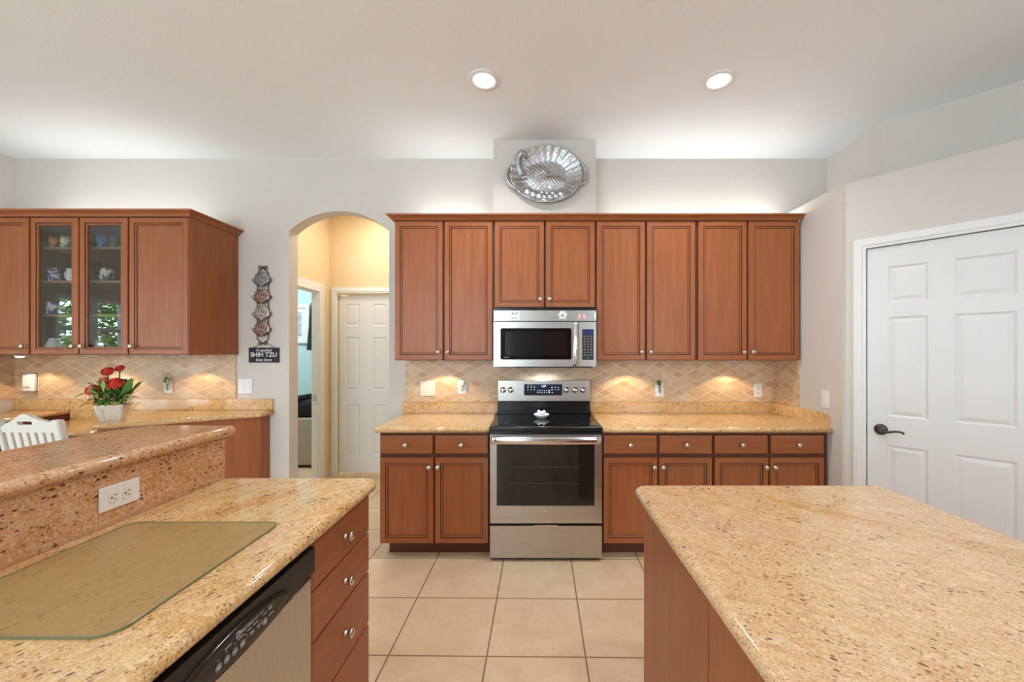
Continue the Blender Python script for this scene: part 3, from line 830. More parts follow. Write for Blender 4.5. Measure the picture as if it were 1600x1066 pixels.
# door with window
x0, x1, z0, z1 = 0.0005, mx(904), mz(573), mz(503)
a0, a1, c0, c1 = mx(782), mx(893), mz(562), mz(513)
m = MB()
outer = [(x0, z0), (x1, z0), (x1, z1), (x0, z1)]
inner = round_poly([(a0, c0, 0.012), (a1, c0, 0.012), (a1, c1, 0.012), (a0, c1, 0.012)], 5)
n = len(inner)
oi = [m.v((x, 0.0, z)) for x, z in outer]; ii = [m.v((x, 0.0, z)) for x, z in inner]; i2 = [m.v((x, 0.006, z)) for x, z in inner]
q = n//4
for k in range(4):
    seg_ = [ii[(k*q+j) % n] for j in range(q)]
    for j in range(q-1): m.face([oi[k], seg_[j+1], seg_[j]])
    nx = ii[((k+1)*q) % n]; m.face([oi[k], oi[(k+1) % 4], nx, seg_[-1]])
for k in range(n): m.face([ii[k], ii[(k+1) % n], i2[(k+1) % n], i2[k]], 1)
ob = [m.v((x, 0.021, z)) for x, z in outer]
for k in range(4): m.face([oi[k], ob[k], ob[(k+1) % 4], oi[(k+1) % 4]])
m.face(ob)
mdoor = m.build('microwave_door', [STEEL, CHROME], mw)
m = MB(); lp = lambda y: [(x, y, z) for x, z in offset(inner, 0.0006)]
m.rings([lp(0.003), lp(0.018)], smooth=False); mwin = m.build('window', BLKGL, mdoor)
m = MB(); m.prism([(a0+0.035, c0+0.03), (a1-0.035, c0+0.03), (a1-0.035, c1-0.025), (a0+0.035, c1-0.025)], 'Y', 0.0022, 0.0029); m.build('window_screen', mat('window_mesh', srgb(20, 19, 20), 0.12), mwin)
m = MB(); bowed(0, 0.001, 0, 0, 0.001, 0, 0.001, m=m) if False else None
loops = []
for i in range(19):
    t = i/18; zz = mz(572)+(mz(504)-mz(572))*t; yy = -0.020-0.016*(1-(2*t-1)**2)
    loops.append([(mx(895), yy+0.012, zz), (mx(896), yy, zz), (mx(902), yy, zz), (mx(903.5), yy+0.012, zz)])
m = MB(); m.rings(loops, smooth=True)
for zz in (mz(571), mz(508)): m.box(mx(896.5), mx(902), -0.02, 0.0, zz, zz+0.018)
m.build('door_handle', CHROME, mdoor)
m = MB(); m.box(mx(904)+0.001, MWD-0.0005, 0, 0.021, z0, z1, bev=0.001); kp = m.build('keypad_frame', STEEL, mw)
m = MB(); m.box(mx(909.5), mx(927.5), -0.0015, -0.0002, mz(562.5), mz(514.5)); pad = m.build('keypad', BLKPL, kp)
m = MB(); m.box(mx(911), mx(926), -0.0022, -0.0016, mz(522.5), mz(516)); m.build('clock_display', LCD, pad)
m = MB()
for r_ in range(9):
    for c_ in range(3):
        if r_ == 8 and c_ != 1: continue
        a, b = mx(913.5+c_*5), mz(525.5+r_*4.2); m.box(a-0.006, a+0.006, -0.0021, -0.0016, b-0.0028, b+0.0028)
m.build('key_print', mat('key_print_grey', srgb(150, 146, 140), 0.5), pad)
me = text_mesh('SENSOR', 0.011, 0.0002); add('window_lettering', me, GREYPR, mwin, (mx(791.5), 0.0028, mz(558.6)), (PI/2, 0, 0))
# magnets and stickers on the grille
def at_m(x, y): return ((x-CX)/SM, YM-0.001, H-(y-CY)/SM)
mg = thing('fridge_magnet', 'square white magnet with small dark print, left on the microwave', 'magnet', at_m(804.5, 493.5), 0, 'magnets on the microwave')
m = MB(); m.box(-0.034, 0.034, -0.004, 0, -0.032, 0.032, bev=0.001); m.build('card', PLATEW, mg)
m = MB()
for dx in (-0.02, -0.012, 0.006, 0.016): m.box(dx-0.003, dx+0.004, -0.005, -0.0041, 0.008, 0.024)
for dx in (-0.022, -0.01, 0.002, 0.014): m.box(dx-0.003, dx+0.006, -0.005, -0.0041, -0.022, -0.014)
m.build('print', mat('magnet_print', srgb(160, 158, 154), 0.6), mg)
mg = thing('fridge_magnet', 'white paw print magnet with a bone on the microwave', 'magnet', at_m(879, 493), 0, 'magnets on the microwave')
m = MB()
PW = PLATEW; PB = mat('paw_blue', srgb(150, 168, 180), 0.5)
def disc(m, x, z, r, y0, y1, mi=0, sx=1.0): m.prism([(x+r*sx*math.cos(2*PI*k/18), z+r*math.sin(2*PI*k/18)) for k in range(18)], 'Y', y0, y1, mi)
disc(m, 0, -0.004, 0.021, -0.004, 0)
for dx, dz in ((-0.024, 0.006), (-0.010, 0.022), (0.010, 0.022), (0.024, 0.006)): disc(m, dx, dz, 0.010, -0.0042, 0)
m.build('paw', PW, mg)
m = MB(); disc(m, 0, 0.0, 0.013, -0.0055, -0.0042); m.build('paw_pad', PB, mg)
m = MB(); m.box(-0.018, 0.018, -0.0062, -0.0045, -0.026, -0.016)
for dx in (-0.02, 0.02):
    for dz in (-0.025, -0.017): disc(m, dx, dz, 0.006, -0.0062, -0.0045)
m.build('bone', PW, mg)
mg = thing('fridge_magnet', 'red and white dog magnet nearest the microwave right end', 'magnet', at_m(909, 494.5), 0, 'magnets on the microwave')
m = MB(); m.prism([(-0.028, -0.022), (0.028, -0.022), (0.022, 0.018), (0.012, 0.010), (-0.012, 0.010), (-0.022, 0.018)], 'Y', -0.004, 0); m.build('card', mat('pale_pink_card', srgb(232, 206, 200), 0.5), mg)
m = MB(); disc(m, 0, 0.0, 0.008, -0.0052, -0.0041); m.box(-0.018, 0.018, -0.0052, -0.0041, -0.018, -0.012); m.build('print', mat('red_print', srgb(196, 70, 66), 0.5), mg)
mg = thing('corner_sticker', 'curved white sticker at the microwave right top corner', 'sticker', at_m(931, 493.5))
m = MB(); m.prism([(0.002, -0.03), (0.002, 0.03), (-0.006, 0.026), (-0.012, 0.012), (-0.012, -0.010), (-0.006, -0.024)], 'Y', -0.002, 0); m.build('film', PLATEW, mg)

# ------------------------------------------------------------------ platter on the chase
pl = thing('serving_platter', 'silver turkey-shaped metal platter hung above the microwave', 'platter', ((854-CX)/F*3.03, 3.028, H-(277-CY)/F*3.03))
def smooth(pts, rad, n=8):
    P = [Vector(p) for p in pts]; out, rr = [], []
    for i in range(len(P)-1):
        p0, p1, p2, p3 = P[max(i-1, 0)], P[i], P[i+1], P[min(i+2, len(P)-1)]
        for k in range(n):
            t = k/n
            out.append(0.5*((2*p1)+(p2-p0)*t+(2*p0-5*p1+4*p2-p3)*t*t+(3*p1-p0-3*p2+p3)*t**3)); rr.append(rad[i]+(rad[i+1]-rad[i])*t)
    out.append(P[-1]); rr.append(rad[-1]); return out, rr
def platter():
    m = MB(); NR, NA = 34, 180; A_, B_ = 0.268, 0.212; rows = []
    for i in range(NR+1):
        row = []
        for k in range(NA):
            t = i/NR; a = 2*PI*k/NA
            scal = 1.0
            flut = 0.5+0.5*math.cos(26*a)
            up = max(0.0, min(1.0, (math.sin(a-0.55)+0.45)*1.4))   # fan of tail feathers, upper right
            edge = 1+0.030*up*abs(math.cos(13*a))-0.012*(1-up)*abs(math.sin(17*a))
            x, z = A_*t*math.cos(a)*(1+(edge-1)*t), B_*t*math.sin(a)*(1+(edge-1)*t)
            # rotate slightly like the photo
            y = -0.045*max(0, (t-0.55)/0.45)**1.3-0.008
            y += -0.010*up*flut*max(0, (t-0.45)/0.55)
            low = max(0.0, min(1.0, -math.sin(a)-0.25))
            y += -0.020*low*max(0, 1-abs(t-0.85)/0.2)*(0.6+0.4*math.sin(11*a))
            # breast: round scaled mound at the left centre
            d = math.hypot((x+0.075)/0.115, (z+0.005)/0.095)
            if d < 1: y += -0.018*(1-d*d)-0.003*math.sin(60*d)*(1-d)-0.002*math.sin(x*190)*math.sin(z*190)
            d = math.hypot((x-0.055)/0.095, (z+0.04)/0.05)
            if d < 1: y += -0.016*(1-d*d)-0.003*math.sin(x*240+z*180)*(1-d)
            y += -0.0016*math.sin(x*150)*math.sin(z*170)*t
            row.append(m.v((x, y, z)))
        rows.append(row)
    for i in range(NR):
        for k in range(NA):
            k2 = (k+1) % NA
            if i == 0: m.face([rows[0][0], rows[1][k], rows[1][k2]], 0, True) if k else m.face([rows[0][0], rows[1][k], rows[1][k2]], 0, True)
            else: m.face([rows[i][k], rows[i][k2], rows[i+1][k2], rows[i+1][k]], 0, True)
    bmesh.ops.remove_doubles(m.bm, verts=m.bm.verts, dist=1e-5)
    bmesh.ops.delete(m.bm, geom=[v for v in m.bm.verts if not v.link_faces], context='VERTS')
    r = bmesh.ops.extrude_face_region(m.bm, geom=list(m.bm.faces))
    bmesh.ops.translate(m.bm, vec=(0, 0.004, 0), verts=[g for g in r['geom'] if isinstance(g, bmesh.types.BMVert)])
    for f in m.bm.faces: f.smooth = True
    return m
def pewter():
    m = mat('pewter', srgb(188, 188, 190), 0.40, 1.0); t = NT(m)
    n = t.noise(t.coord(), 55, 4, 0.6); t.bump(n, 0.18, 0.003)
    t.base(t.ramp(n, [(0.35, srgb(172, 172, 174)), (0.55, srgb(192, 192, 194)), (0.8, srgb(206, 206, 208))])); return m
PEW = pewter()
platter().build('dish', PEW, pl)
m = MB(); m.tube(*smooth([(-0.225, -0.035, 0.085), (-0.275, -0.04, 0.06), (-0.300, -0.04, 0.0), (-0.285, -0.04, -0.06), (-0.235, -0.030, -0.105)], [0.008, 0.010, 0.009, 0.010, 0.012]), 10); m.build('handle', PEW, pl)
m = MB(); m.tube(*smooth([(0.235, -0.04, 0.10), (0.27, -0.042, 0.075), (0.300, -0.042, 0.01), (0.29, -0.042, -0.05), (0.245, -0.04, -0.075)], [0.008, 0.009, 0.008, 0.008, 0.010]), 10); m.build('handle', PEW, pl)
m = MB()
m.tube(*smooth([(-0.185, -0.030, 0.0), (-0.212, -0.045, 0.07), (-0.212, -0.05, 0.125), (-0.185, -0.052, 0.152), (-0.158, -0.048, 0.142), (-0.143, -0.042, 0.122)], [0.034, 0.024, 0.025, 0.029, 0.019, 0.005]), 14)
m.tube(*smooth([(-0.165, -0.060, 0.135), (-0.172, -0.064, 0.110), (-0.180, -0.060, 0.090)], [0.009, 0.010, 0.005]), 8)
m.ball((-0.188, -0.078, 0.158), 0.006); m.build('turkey_head', PEW, pl)
m = MB()
for k, (x_, z_, r_) in enumerate(((-0.140, -0.128, 0.036), (-0.098, -0.148, 0.033), (-0.052, -0.160, 0.033), (-0.012, -0.165, 0.026), (0.030, -0.165, 0.028), (0.074, -0.158, 0.025), (0.112, -0.142, 0.028), (-0.035, -0.132, 0.019), (0.050, -0.135, 0.020), (0.005, -0.135, 0.017))):
    m.ball((x_, -0.036, z_), r_, sc=(1, 0.5, 0.85))
m.build('harvest_relief', PEW, pl)

# ------------------------------------------------------------------ left wing: desk nook
YW = 2.848; SW = F/YW
def wx(x): return (x-CX)/SW
ZWB, ZWT = H-(555-CY)/SW, H-(339-CY)/SW
def wz(y): return H-(y-CY)/SW
GP = 'wall cabinets over the desk'
xe = wx(295); xg0, xg1 = wx(46), wx(200)
upper('dark brown wall cabinet with solid door at the far left', XL+0.01, xg0, ZWB, wz(338), YW, [(XL+0.02, wx(-33), ZWB+0.004, wz(340), 'R'), (wx(-30), wx(44.5), ZWB+0.004, wz(340), 'R')], group=GP)
t = upper('dark brown wall cabinet with a solid door at the end', xg1, xe, ZWB, wz(338), YW, [(wx(201.5), wx(294), ZWB+0.004, wz(340), 'L')], group=GP)
m = MB(); m.box(xe-xg1+0.0002, xe-xg1+0.004, -0.021, YB-0.002-YW-0.021, 0, wz(338)-ZWB); m.build('end_panel', WOOD, t)
gc = thing('wall_cabinet', 'dark brown wall cabinet with two glass doors and mugs inside', 'cabinet', (xg0, YW+0.021, ZWB), 0, GP)
gw, gh, gd = xg1-xg0, wz(338)-ZWB, YB-0.003-YW-0.021
m = MB(); T = 0.018
m.box(0.001, T, 0, gd, 0, gh); m.box(gw-T, gw-0.001, 0, gd, 0, gh); m.box(T, gw-T, 0, gd, 0, T); m.box(T, gw-T, 0, gd, gh-T, gh); m.box(T, gw-T, gd-0.01, gd, T, gh-T)
m.box(gw/2-0.012, gw/2+0.012, 0, 0.02, T, gh-T)
m.build('cabinet_body', WOODIN, gc)
SHZ = [2.170, 1.925, 1.680]
for z in SHZ:
    m = MB(); m.box(T+0.001, gw-T-0.001, 0.03, gd-0.011, z-0.016-ZWB, z-ZWB); m.build('shelf', mat('pale_shelf', srgb(150, 112, 84), 0.5), gc)
GPROF = [(0, 0.004), (0.003, 0.0), (0.037, 0.0), (0.0385, 0.0045), (0.042, 0.003), (0.050, 0.003), (0.053, 0.008)]
GM = [None, None, None, 2, 2, None, None]
for a, b, ks in ((47.5, 122, 'R'), (124, 199, 'L')):
    w_, h_ = wx(b)-wx(a), wz(340)-ZWB-0.004
    d = framed(w_, h_, GPROF, GM, hole=True).build('glass_door', WOODS, gc, (wx(a)-xg0, -0.021, 0.004))
    m = MB(); m.box(0.048, w_-0.048, 0.0105, 0.0135, 0.048, h_-0.048); m.build('glass_pane', GLASS, d)
    knob(d, w_-0.027 if ks == 'R' else 0.027, 0.06)
crown('crown_molding', [(xe+0.005, YB-0.002), (xe+0.005, YW), (XL+0.002, YW)], wz(338)+0.001, 'brown crown molding along the cabinets over the desk', 'crown moldings on the wall cabinets', -0.006, 0.038)

# mugs
def mug(label, x, d, z, r, h, body, band=None, side=1, hand=True, lean=0):
    r *= 0.76
    t = thing('mug', label, 'mug', ((x-CX)/F*d, d, z), 0, 'mugs in the glass cabinet')
    m = MB(); m.lathe([(0, 0.0), (r*0.85, 0.0), (r*0.97, 0.006), (r, h*0.3), (r, h), (r-0.004, h), (r-0.005, 0.01), (0, 0.008)], seg=24)
    m.build('cup', body, t)
    if band:
        for mt, z0_, z1_ in band:
            m = MB(); m.lathe([(r+0.0006, h*z0_), (r+0.0012, h*(z0_+z1_)/2), (r+0.0006, h*z1_)], seg=24); m.build('decoration', mt, t)
    if hand:
        s = side; m = MB(); m.tube([(s*(r-0.003), 0, h*0.82), (s*(r+0.018), 0, h*0.78), (s*(r+0.026), 0, h*0.5), (s*(r+0.016), 0, h*0.24), (s*(r-0.003), 0, h*0.2)], 0.005, 8); m.build('handle', body, t)
    return t
def pattern(name, a, b, scale=60):
    m = mat(name, rough=0.25); t = NT(m); n = t.noise(t.coord(), scale, 2, 0.5)
    t.base(t.ramp(n, [(0.46, a), (0.54, b)])); return m
DM = 2.94
mug('yellow patterned mug on the top shelf', 86, DM, SHZ[0]+0.001, 0.041, 0.088, pattern('yellow_pattern', srgb(196, 140, 50), srgb(90, 60, 40)), hand=False)
mug('white floral mug beside the yellow mug', 104, DM, SHZ[0]+0.001, 0.040, 0.086, pattern('floral_pattern', srgb(225, 222, 214), srgb(120, 140, 90)), hand=False)
mug('blue mug on the top shelf', 160, DM, SHZ[0]+0.001, 0.042, 0.088, pattern('blue_glaze', srgb(70, 120, 180), srgb(40, 80, 140)), hand=False)
mug('dark mug right of the blue mug', 179, DM, SHZ[0]+0.001, 0.036, 0.084, mat('smoke_glaze', srgb(84, 80, 78), 0.2), side=1)
mug('white mug with purple picture and left handle', 85, DM, SHZ[1]+0.001, 0.043, 0.096, pattern('purple_picture', srgb(224, 224, 228), srgb(90, 80, 140), 40), side=-1)
mug('white mug half hidden by the middle stile', 113, DM, SHZ[1]+0.001, 0.040, 0.09, CERAM, side=-1)
mug('wide white mug with dark figure on the middle shelf', 168, DM, SHZ[1]+0.001, 0.050, 0.092, pattern('figure_print', srgb(228, 226, 222), srgb(60, 60, 64), 22), side=-1)
mug('dark red mug left of the wide white mug', 149, DM+0.10, SHZ[1]+0.001, 0.036, 0.092, mat('wine_glaze', srgb(72, 26, 26), 0.2), hand=False)
mug('square white mug with blue swirl on the lower shelf', 83, DM, SHZ[2]+0.001, 0.045, 0.090, pattern('swirl_print', srgb(226, 226, 228), srgb(60, 70, 130), 28), hand=False)
mug('white mug on the floor of the right compartment', 157, DM, ZWB+T+0.001, 0.038, 0.085, pattern('pale_print', srgb(226, 224, 214), srgb(150, 150, 110), 30), side=1)
PTZ = 1.18
pt = thing('creamer', 'small white pitcher at the bottom of the left compartment', 'pitcher', ((83-CX)/F*DM, DM, ZWB+T+0.001))
m = MB(); m.lathe([(0, 0), (0.030, 0), (0.046, 0.022), (0.044, 0.042), (0.026, 0.066), (0.024, 0.078), (0.021, 0.078), (0.02, 0.066), (0, 0.03)], seg=24); m.build('body', CERAM, pt)
m = MB(); m.tube([(0.022, 0, 0.072), (0.05, 0, 0.074), (0.062, 0, 0.05), (0.042, 0, 0.030)], 0.005, 8); m.build('handle', CERAM, pt)
m = MB(); m.tube([(-0.038, 0, 0.026), (-0.055, 0, 0.036), (-0.062, 0, 0.044)], [0.014, 0.009, 0.006], 10); m.build('spout', CERAM, pt); pt.scale = (0.95, 0.95, 1.35)

# desk counters
ZD, ZK = 0.921, 0.842
cat_slab('desk_countertop', slab([(-3.105, 2.90, 0.02), (-2.99, 2.665, 0.05), (-2.85, 2.69, 0.06), (-2.30, 3.10, 0.06), (-2.17, 3.16, 0.02), (-2.17, 3.318), (-3.105, 3.318)], ZD, TH), GRAN, 'angled granite counter end under the potted flowers', 'granite countertops')
cat_slab('desk_countertop', slab([(-3.855, 2.80), (-3.055, 2.80), (-3.108, 2.90), (-3.108, 3.318), (-3.855, 3.318)], ZK, 0.036), GRAN, 'lower granite desk slab behind the white chair', 'granite countertops')
cat_slab('desk_countertop', slab([(XL+0.002, 2.70), (-3.858, 2.70), (-3.858, 3.318), (XL+0.002, 3.318)], ZD, TH), GRAN, 'raised granite counter piece at the far left corner', 'granite countertops')
gsplash(-3.857, -2.178, YB-0.022, YB-0.001, ZD, H-(623-CY)/F*YB, 'low granite backsplash strip behind the potted flowers')
m = MB(); m.box(-3.855, -3.11, YB-0.0215, YB-0.0015, ZK+0.001, ZD-0.0005); cat_slab('granite_backsplash', m, GRAN, 'granite upstand directly behind the lower desk slab', 'low granite backsplash strips', 'backsplash')
gsplash(XL+0.002, -3.859, YB-0.022, YB-0.001, ZD, H-(623-CY)/F*YB, 'short granite backsplash strip at the far left corner')
ZST = H-(623-CY)/F*YB
tiles(XL+0.002, -2.488, YB-0.0105, YB-0.0005, ZST+0.001, ZWB-0.001, SPLASH, 'beige diamond tile backsplash behind the potted flowers')
tiles(XL+0.0005, XL+0.0100, 2.72, YB-0.011, ZST+0.001, ZWB-0.001, SPLASHY, 'diamond tile return on the left wall')
dc = thing('desk_cabinet', 'brown angled base cabinet at the end of the desk', 'cabinet', (0, 0, 0))
m = MB(); m.prism([(-2.985, 2.715), (-2.87, 2.735), (-2.21, 3.20), (-2.21, 3.316), (-3.095, 3.316), (-3.095, 2.91)], 'Z', 0.0, ZD-TH-0.001); m.build('cabinet_body', WOOD, dc)
dc = thing('desk_cabinet', 'brown base cabinet under the far left counter', 'cabinet', (0, 0, 0))
m = MB(); m.box(XL+0.004, -3.87, 2.74, 3.316, 0.0, ZD-TH-0.001); m.build('cabinet_body', WOODIN, dc)
m = MB(); m.box(XL+0.02, -3.89, 2.719, 2.7395, 0.12, 0.85); m.build('door', WOOD, dc)

da = thing('desk_drawer_unit', 'dark brown drawer apron under the lower desk slab', 'desk', (0, 0, 0))
m = MB(); m.box(-3.862, -3.11, 2.84, 3.312, 0.70, ZK-0.037); m.build('apron', WOODIN, da)
m = MB(); m.box(-3.862, -3.10, 3.300, 3.318, 0.0, 0.699); m.build('back_panel', WOODIN, da)
m = MB(); m.box(-3.84, -3.13, 2.825, 2.8395, 0.715, ZK-0.045); m.build('drawer_front', WOODH, da)
# chair at the desk
ch = thing('dining_chair', 'white painted slat-back chair with a cut-out handle behind the bar', 'chair', (-2.885, 2.34, 0), math.radians(-3)); ch.scale = (0.9, 1, 1.03)
CHP = mat('chalk_white_paint', srgb(220, 216, 208), 0.6)
tilt = math.radians(-11)
def tl(p, piv=0.60):   # recline: the top leans towards -Y
    x, y, z = p; dz = z-piv
    return (x, y+dz*math.sin(tilt), piv+dz*math.cos(tilt))
def tilted(m):
    for v in m.bm.verts: v.co = tl(v.co)
    return m
hwid = 0.175
m = MB()
top = [(-hwid, 0.955), (-0.145, 0.97), (-0.085, 0.995), (-0.03, 1.025), (0.0, 1.036), (0.03, 1.025), (0.085, 1.003), (0.14, 0.99), (hwid, 0.985)]
bot = [(hwid, 0.935), (-hwid, 0.935)]
# rail with a slot: four prisms around the hole
sl0, sl1, sz0, sz1 = -0.055, 0.045, 0.970, 0.990
def rail(xs0, xs1, zlo, zhi_f, n=8):
    for i in range(n):
        xa, xb = xs0+(xs1-xs0)*i/n, xs0+(xs1-xs0)*(i+1)/n
        m.prism([(xa, zlo), (xb, zlo), (xb, zhi_f(xb)), (xa, zhi_f(xa))], 'Y', -0.012, 0.012)
def tz(x): 
    import bisect
    for (xa, za), (xb, zb) in zip(top, top[1:]):
        if xa <= x <= xb+1e-9: return za+(zb-za)*(x-xa)/(xb-xa)
    return top[-1][1]
LO = 0.925
rail(-hwid, sl0, LO, tz); rail(sl1, hwid, LO, tz); rail(sl0, sl1, sz1, tz); rail(sl0, sl1, LO, lambda x: sz0)
bmesh.ops.remove_doubles(m.bm, verts=m.bm.verts, dist=1e-5)
tilted(m).build('top_rail', CHP, ch)
for i in range(6):
    x = -0.143+i*0.0545; m = MB(); m.box(x-0.017, x+0.017, -0.008, 0.008, 0.64, LO, bev=0.002); tilted(m).build('slat', CHP, ch)
m = MB(); m.box(-hwid, hwid, -0.012, 0.012, 0.60, 0.64); tilted(m).build('lower_rail', CHP, ch)
for s in (-1, 1):
    m = MB(); m.box(s*0.178 if s > 0 else -0.205, 0.225 if s > 0 else -0.178, -0.02, 0.025, 0.60, 1.0, bev=0.012, seg=4); tilted(m)
    x0_, x1_ = (0.178, 0.225) if s > 0 else (-0.205, -0.178)
    m.prism([(-0.02, 0.0), (0.025, 0.0), (0.025, 0.61), (-0.02, 0.61)], 'X', x0_, x1_)
    m.build('rear_leg', CHP, ch)
m = MB(); m.box(-0.20, 0.22, 0.026, 0.36, 0.60, 0.635, bev=0.008); m.build('seat', CHP, ch)
for s in (-0.17, 0.19):
    m = MB(); m.box(s-0.02, s+0.02, 0.31, 0.35, 0.0, 0.60); m.build('front_leg', CHP, ch)
m = MB(); m.box(-0.15, 0.17, 0.32, 0.34, 0.25, 0.29); m.build('stretcher', CHP, ch)

# planter with flowers
pa = math.radians(20)
po = thing('flower_planter', 'whitewashed wooden planter with red roses and greenery', 'plant', (-3.0, 2.83, ZD+0.0005), 0)
m = MB(); rp = Matrix.Rotation(pa, 3, 'Z')
def tl4(hx, hy, z): return [tuple(rp @ Vector(p)) for p in ((-hx, -hy, z), (hx, -hy, z), (hx, hy, z), (-hx, hy, z))]
m.rings([tl4(0.058, 0.035, 0), tl4(0.082, 0.052, 0.112), tl4(0.074, 0.044, 0.112), tl4(0.072, 0.042, 0.095)], smooth=False); m.build('planter_box', POTM, po)
def leaf(m, base, tip, w, mi=0, droop=0.0):
    b, t_ = Vector(base), Vector(tip); d = t_-b; s = d.cross(Vector((0, 0.3, 1)));
    if s.length < 1e-4: s = Vector((1, 0, 0))
    s = s.normalized()*w; up = Vector((0, 0, 1))
    prof = [0.25, 0.8, 1.0, 0.75, 0.02]; prev = None
    for i, k in enumerate(prof):
        c = b+d*(i/4)+up*(droop*4*(i/4)*(1-i/4)); cur = [m.v(c-s*k), m.v(c+up*-w*0.25), m.v(c+s*k)]
        if prev:
            m.face([prev[0], prev[1], cur[1], cur[0]], mi, True); m.face([prev[1], prev[2], cur[2], cur[1]], mi, True)
        prev = cur
m = MB()
for k in range(260):
    a = random.uniform(0, 2*PI); q_ = Vector((random.uniform(-0.065, 0.065), random.uniform(-0.038, 0.038), 0.10)); q_ = rp @ q_
    L_ = random.uniform(0.05, 0.11); e = q_+Vector((math.cos(a)*L_*0.9, math.sin(a)*L_*0.9, random.uniform(0.0, 0.20)))
    st = q_+(e-q_)*0.4+Vector((0, 0, 0.03))
    leaf(m, st, e, random.uniform(0.008, 0.017), random.choice((0, 0, 1, 1, 2)), 0.01)
m.build('greenery', [LEAF, LEAFP, LEAFD], po)
m = MB(); leaf(m, (-0.04, 0, 0.14), (-0.24, -0.03, 0.165), 0.016, 1, 0.04); leaf(m, (0.06, 0, 0.12), (0.155, -0.02, 0.305), 0.026, 0, 0.0); leaf(m, (0.03, -0.03, 0.12), (0.15, 0.0, 0.22), 0.022, 2)
m.build('long_leaf', [LEAF, LEAFP, LEAFD], po)
def rose(c, r, mi, parent, name='rose', tilt=0.7):
    m = MB(); c = Vector(c); TM = Matrix.Rotation(tilt, 3, 'X')
    m.tube([(c.x*0.55, c.y*0.5, 0.09), (c.x*0.9, c.y*0.9, c.z*0.7), (c.x, c.y, c.z-r*0.4)], 0.004, 6, 1)
    for ring, (n_, rr, h_) in enumerate(((9, 1.0, 0.30), (8, 0.82, 0.58), (6, 0.58, 0.72), (5, 0.34, 0.80))):
        for k in range(n_):
            a = 2*PI*(k+0.4*ring)/n_; o1 = Vector((math.cos(a), math.sin(a), 0)); tn = Vector((-math.sin(a), math.cos(a), 0)); up = Vector((0, 0, 1))
            o1, tn, up = TM @ o1, TM @ tn, TM @ up
            b0 = c+o1*r*rr*0.5-up*r*0.6; t1 = c+o1*r*rr*0.95+up*r*h_
            w_ = r*0.62*(0.5+rr*0.5); mid = (b0+t1)/2+o1*r*0.14
            V = [m.v(b0-tn*w_*0.4), m.v(b0+tn*w_*0.4), m.v(mid+tn*w_), m.v(t1+tn*w_*0.6), m.v(t1-tn*w_*0.6), m.v(mid-tn*w_)]
            m.face([V[0], V[1], V[2], V[5]], 0, True); m.face([V[5], V[2], V[3], V[4]], 0, True)
    m.ball(c+TM @ Vector((0, 0, r*0.15)), r*0.5, sc=(1, 1, 1.1), seg=10, rings=6)
    m.build(name, [mi, STEM], parent)
rose((-0.005, -0.03, 0.345), 0.034, PETAL, po); rose((0.028, 0.02, 0.365), 0.026, PETAL, po); rose((0.070, -0.05, 0.262), 0.044, PETAL, po)
rose((-0.030, -0.03, 0.285), 0.026, PETAL2, po); rose((-0.095, -0.04, 0.215), 0.042, PETAL2, po)

# ------------------------------------------------------------------ wall plates
def plate(label, loc, rotz, kind, w=0.07, h=0.115, group='white wall plates', cat='outlet', name='outlet', col=None, rotx=0):
    t = thing(name, label, cat, loc, rotz, group)
    if rotx: t.rotation_euler = (0, rotx, rotz)
    m = MB(); m.box(-w/2, w/2, -0.006, 0, -h/2, h/2, bev=0.0025); m.build('cover_plate', col or PLATEW, t)
    if kind == 'outlet':
        for dz in (-0.020, 0.020):
            m = MB(); m.prism(round_poly([(-0.0165, dz-0.014, 0.008), (0.0165, dz-0.014, 0.008), (0.0165, dz+0.014, 0.008), (-0.0165, dz+0.014, 0.008)], 4), 'Y', -0.0085, -0.0061); s = m.build('receptacle', col or IVORY, t)
            m = MB(); m.box(-0.0075, -0.0055, -0.0092, -0.0086, dz-0.002, dz+0.007); m.box(0.0055, 0.0075, -0.0092, -0.0086, dz-0.002, dz+0.006)
            m.prism([(0.0028*math.cos(2*PI*k/10), dz-0.008+0.0028*math.sin(2*PI*k/10)) for k in range(10)], 'Y', -0.0092, -0.0086); m.build('slot', DARK, s)
    else:
        n_ = kind
        for i in range(n_):
            xc = (i-(n_-1)/2)*0.046
            m = MB(); m.box(xc-0.0165, xc+0.0165, -0.0095, -0.0061, -0.033, 0.033, bev=0.0015); m.build('rocker', col or PLATEW, t)
    return t
def onw(x, y, d): return ((x-CX)/F*d, d, H-(y-CY)/F*d)
YT = YB-0.0107
plate('double ivory rocker switch on the tile left of the range', onw(668.5, 607, YT), 0, 2, 0.125, 0.125, cat='light switch', name='light_switch', col=IVORY)
plate('white outlet plate behind the plug-in night light', onw(722.5, 605, YT), 0, 'outlet')
nl = thing('night_light', 'white plug-in night light on the tile left of the range', 'night light', onw(722.5, 600, YT-0.0095))
m = MB(); m.box(-0.017, 0.017, -0.03, 0.0, -0.012, 0.03, bev=0.006, seg=3); m.build('housing', PLATEW, nl)
m = MB(); m.lathe([(0.0, -0.062), (0.005, -0.06), (0.016, -0.02), (0.018, 0.0), (0, 0.0)], org=(0, -0.018, -0.012), seg=14); m.build('shade', VASEGL, nl)
plate('white outlet plate with a bud vase right of the range', onw(1030.5, 609, YT), 0, 'outlet')
plate('white duplex outlet on the tile near the right wall', onw(1184, 610, YT), 0, 'outlet', col=IVORY)
plate('white outlet plate with a bud vase over the desk counter', onw(263.5, 604, YT), 0, 'outlet')
plate('white outlet plate behind the red roses', onw(193, 601, YT), 0, 'outlet')
plate('ivory outlet plate behind the white plug-in box', onw(55, 600, YT), 0, 'outlet', col=IVORY)
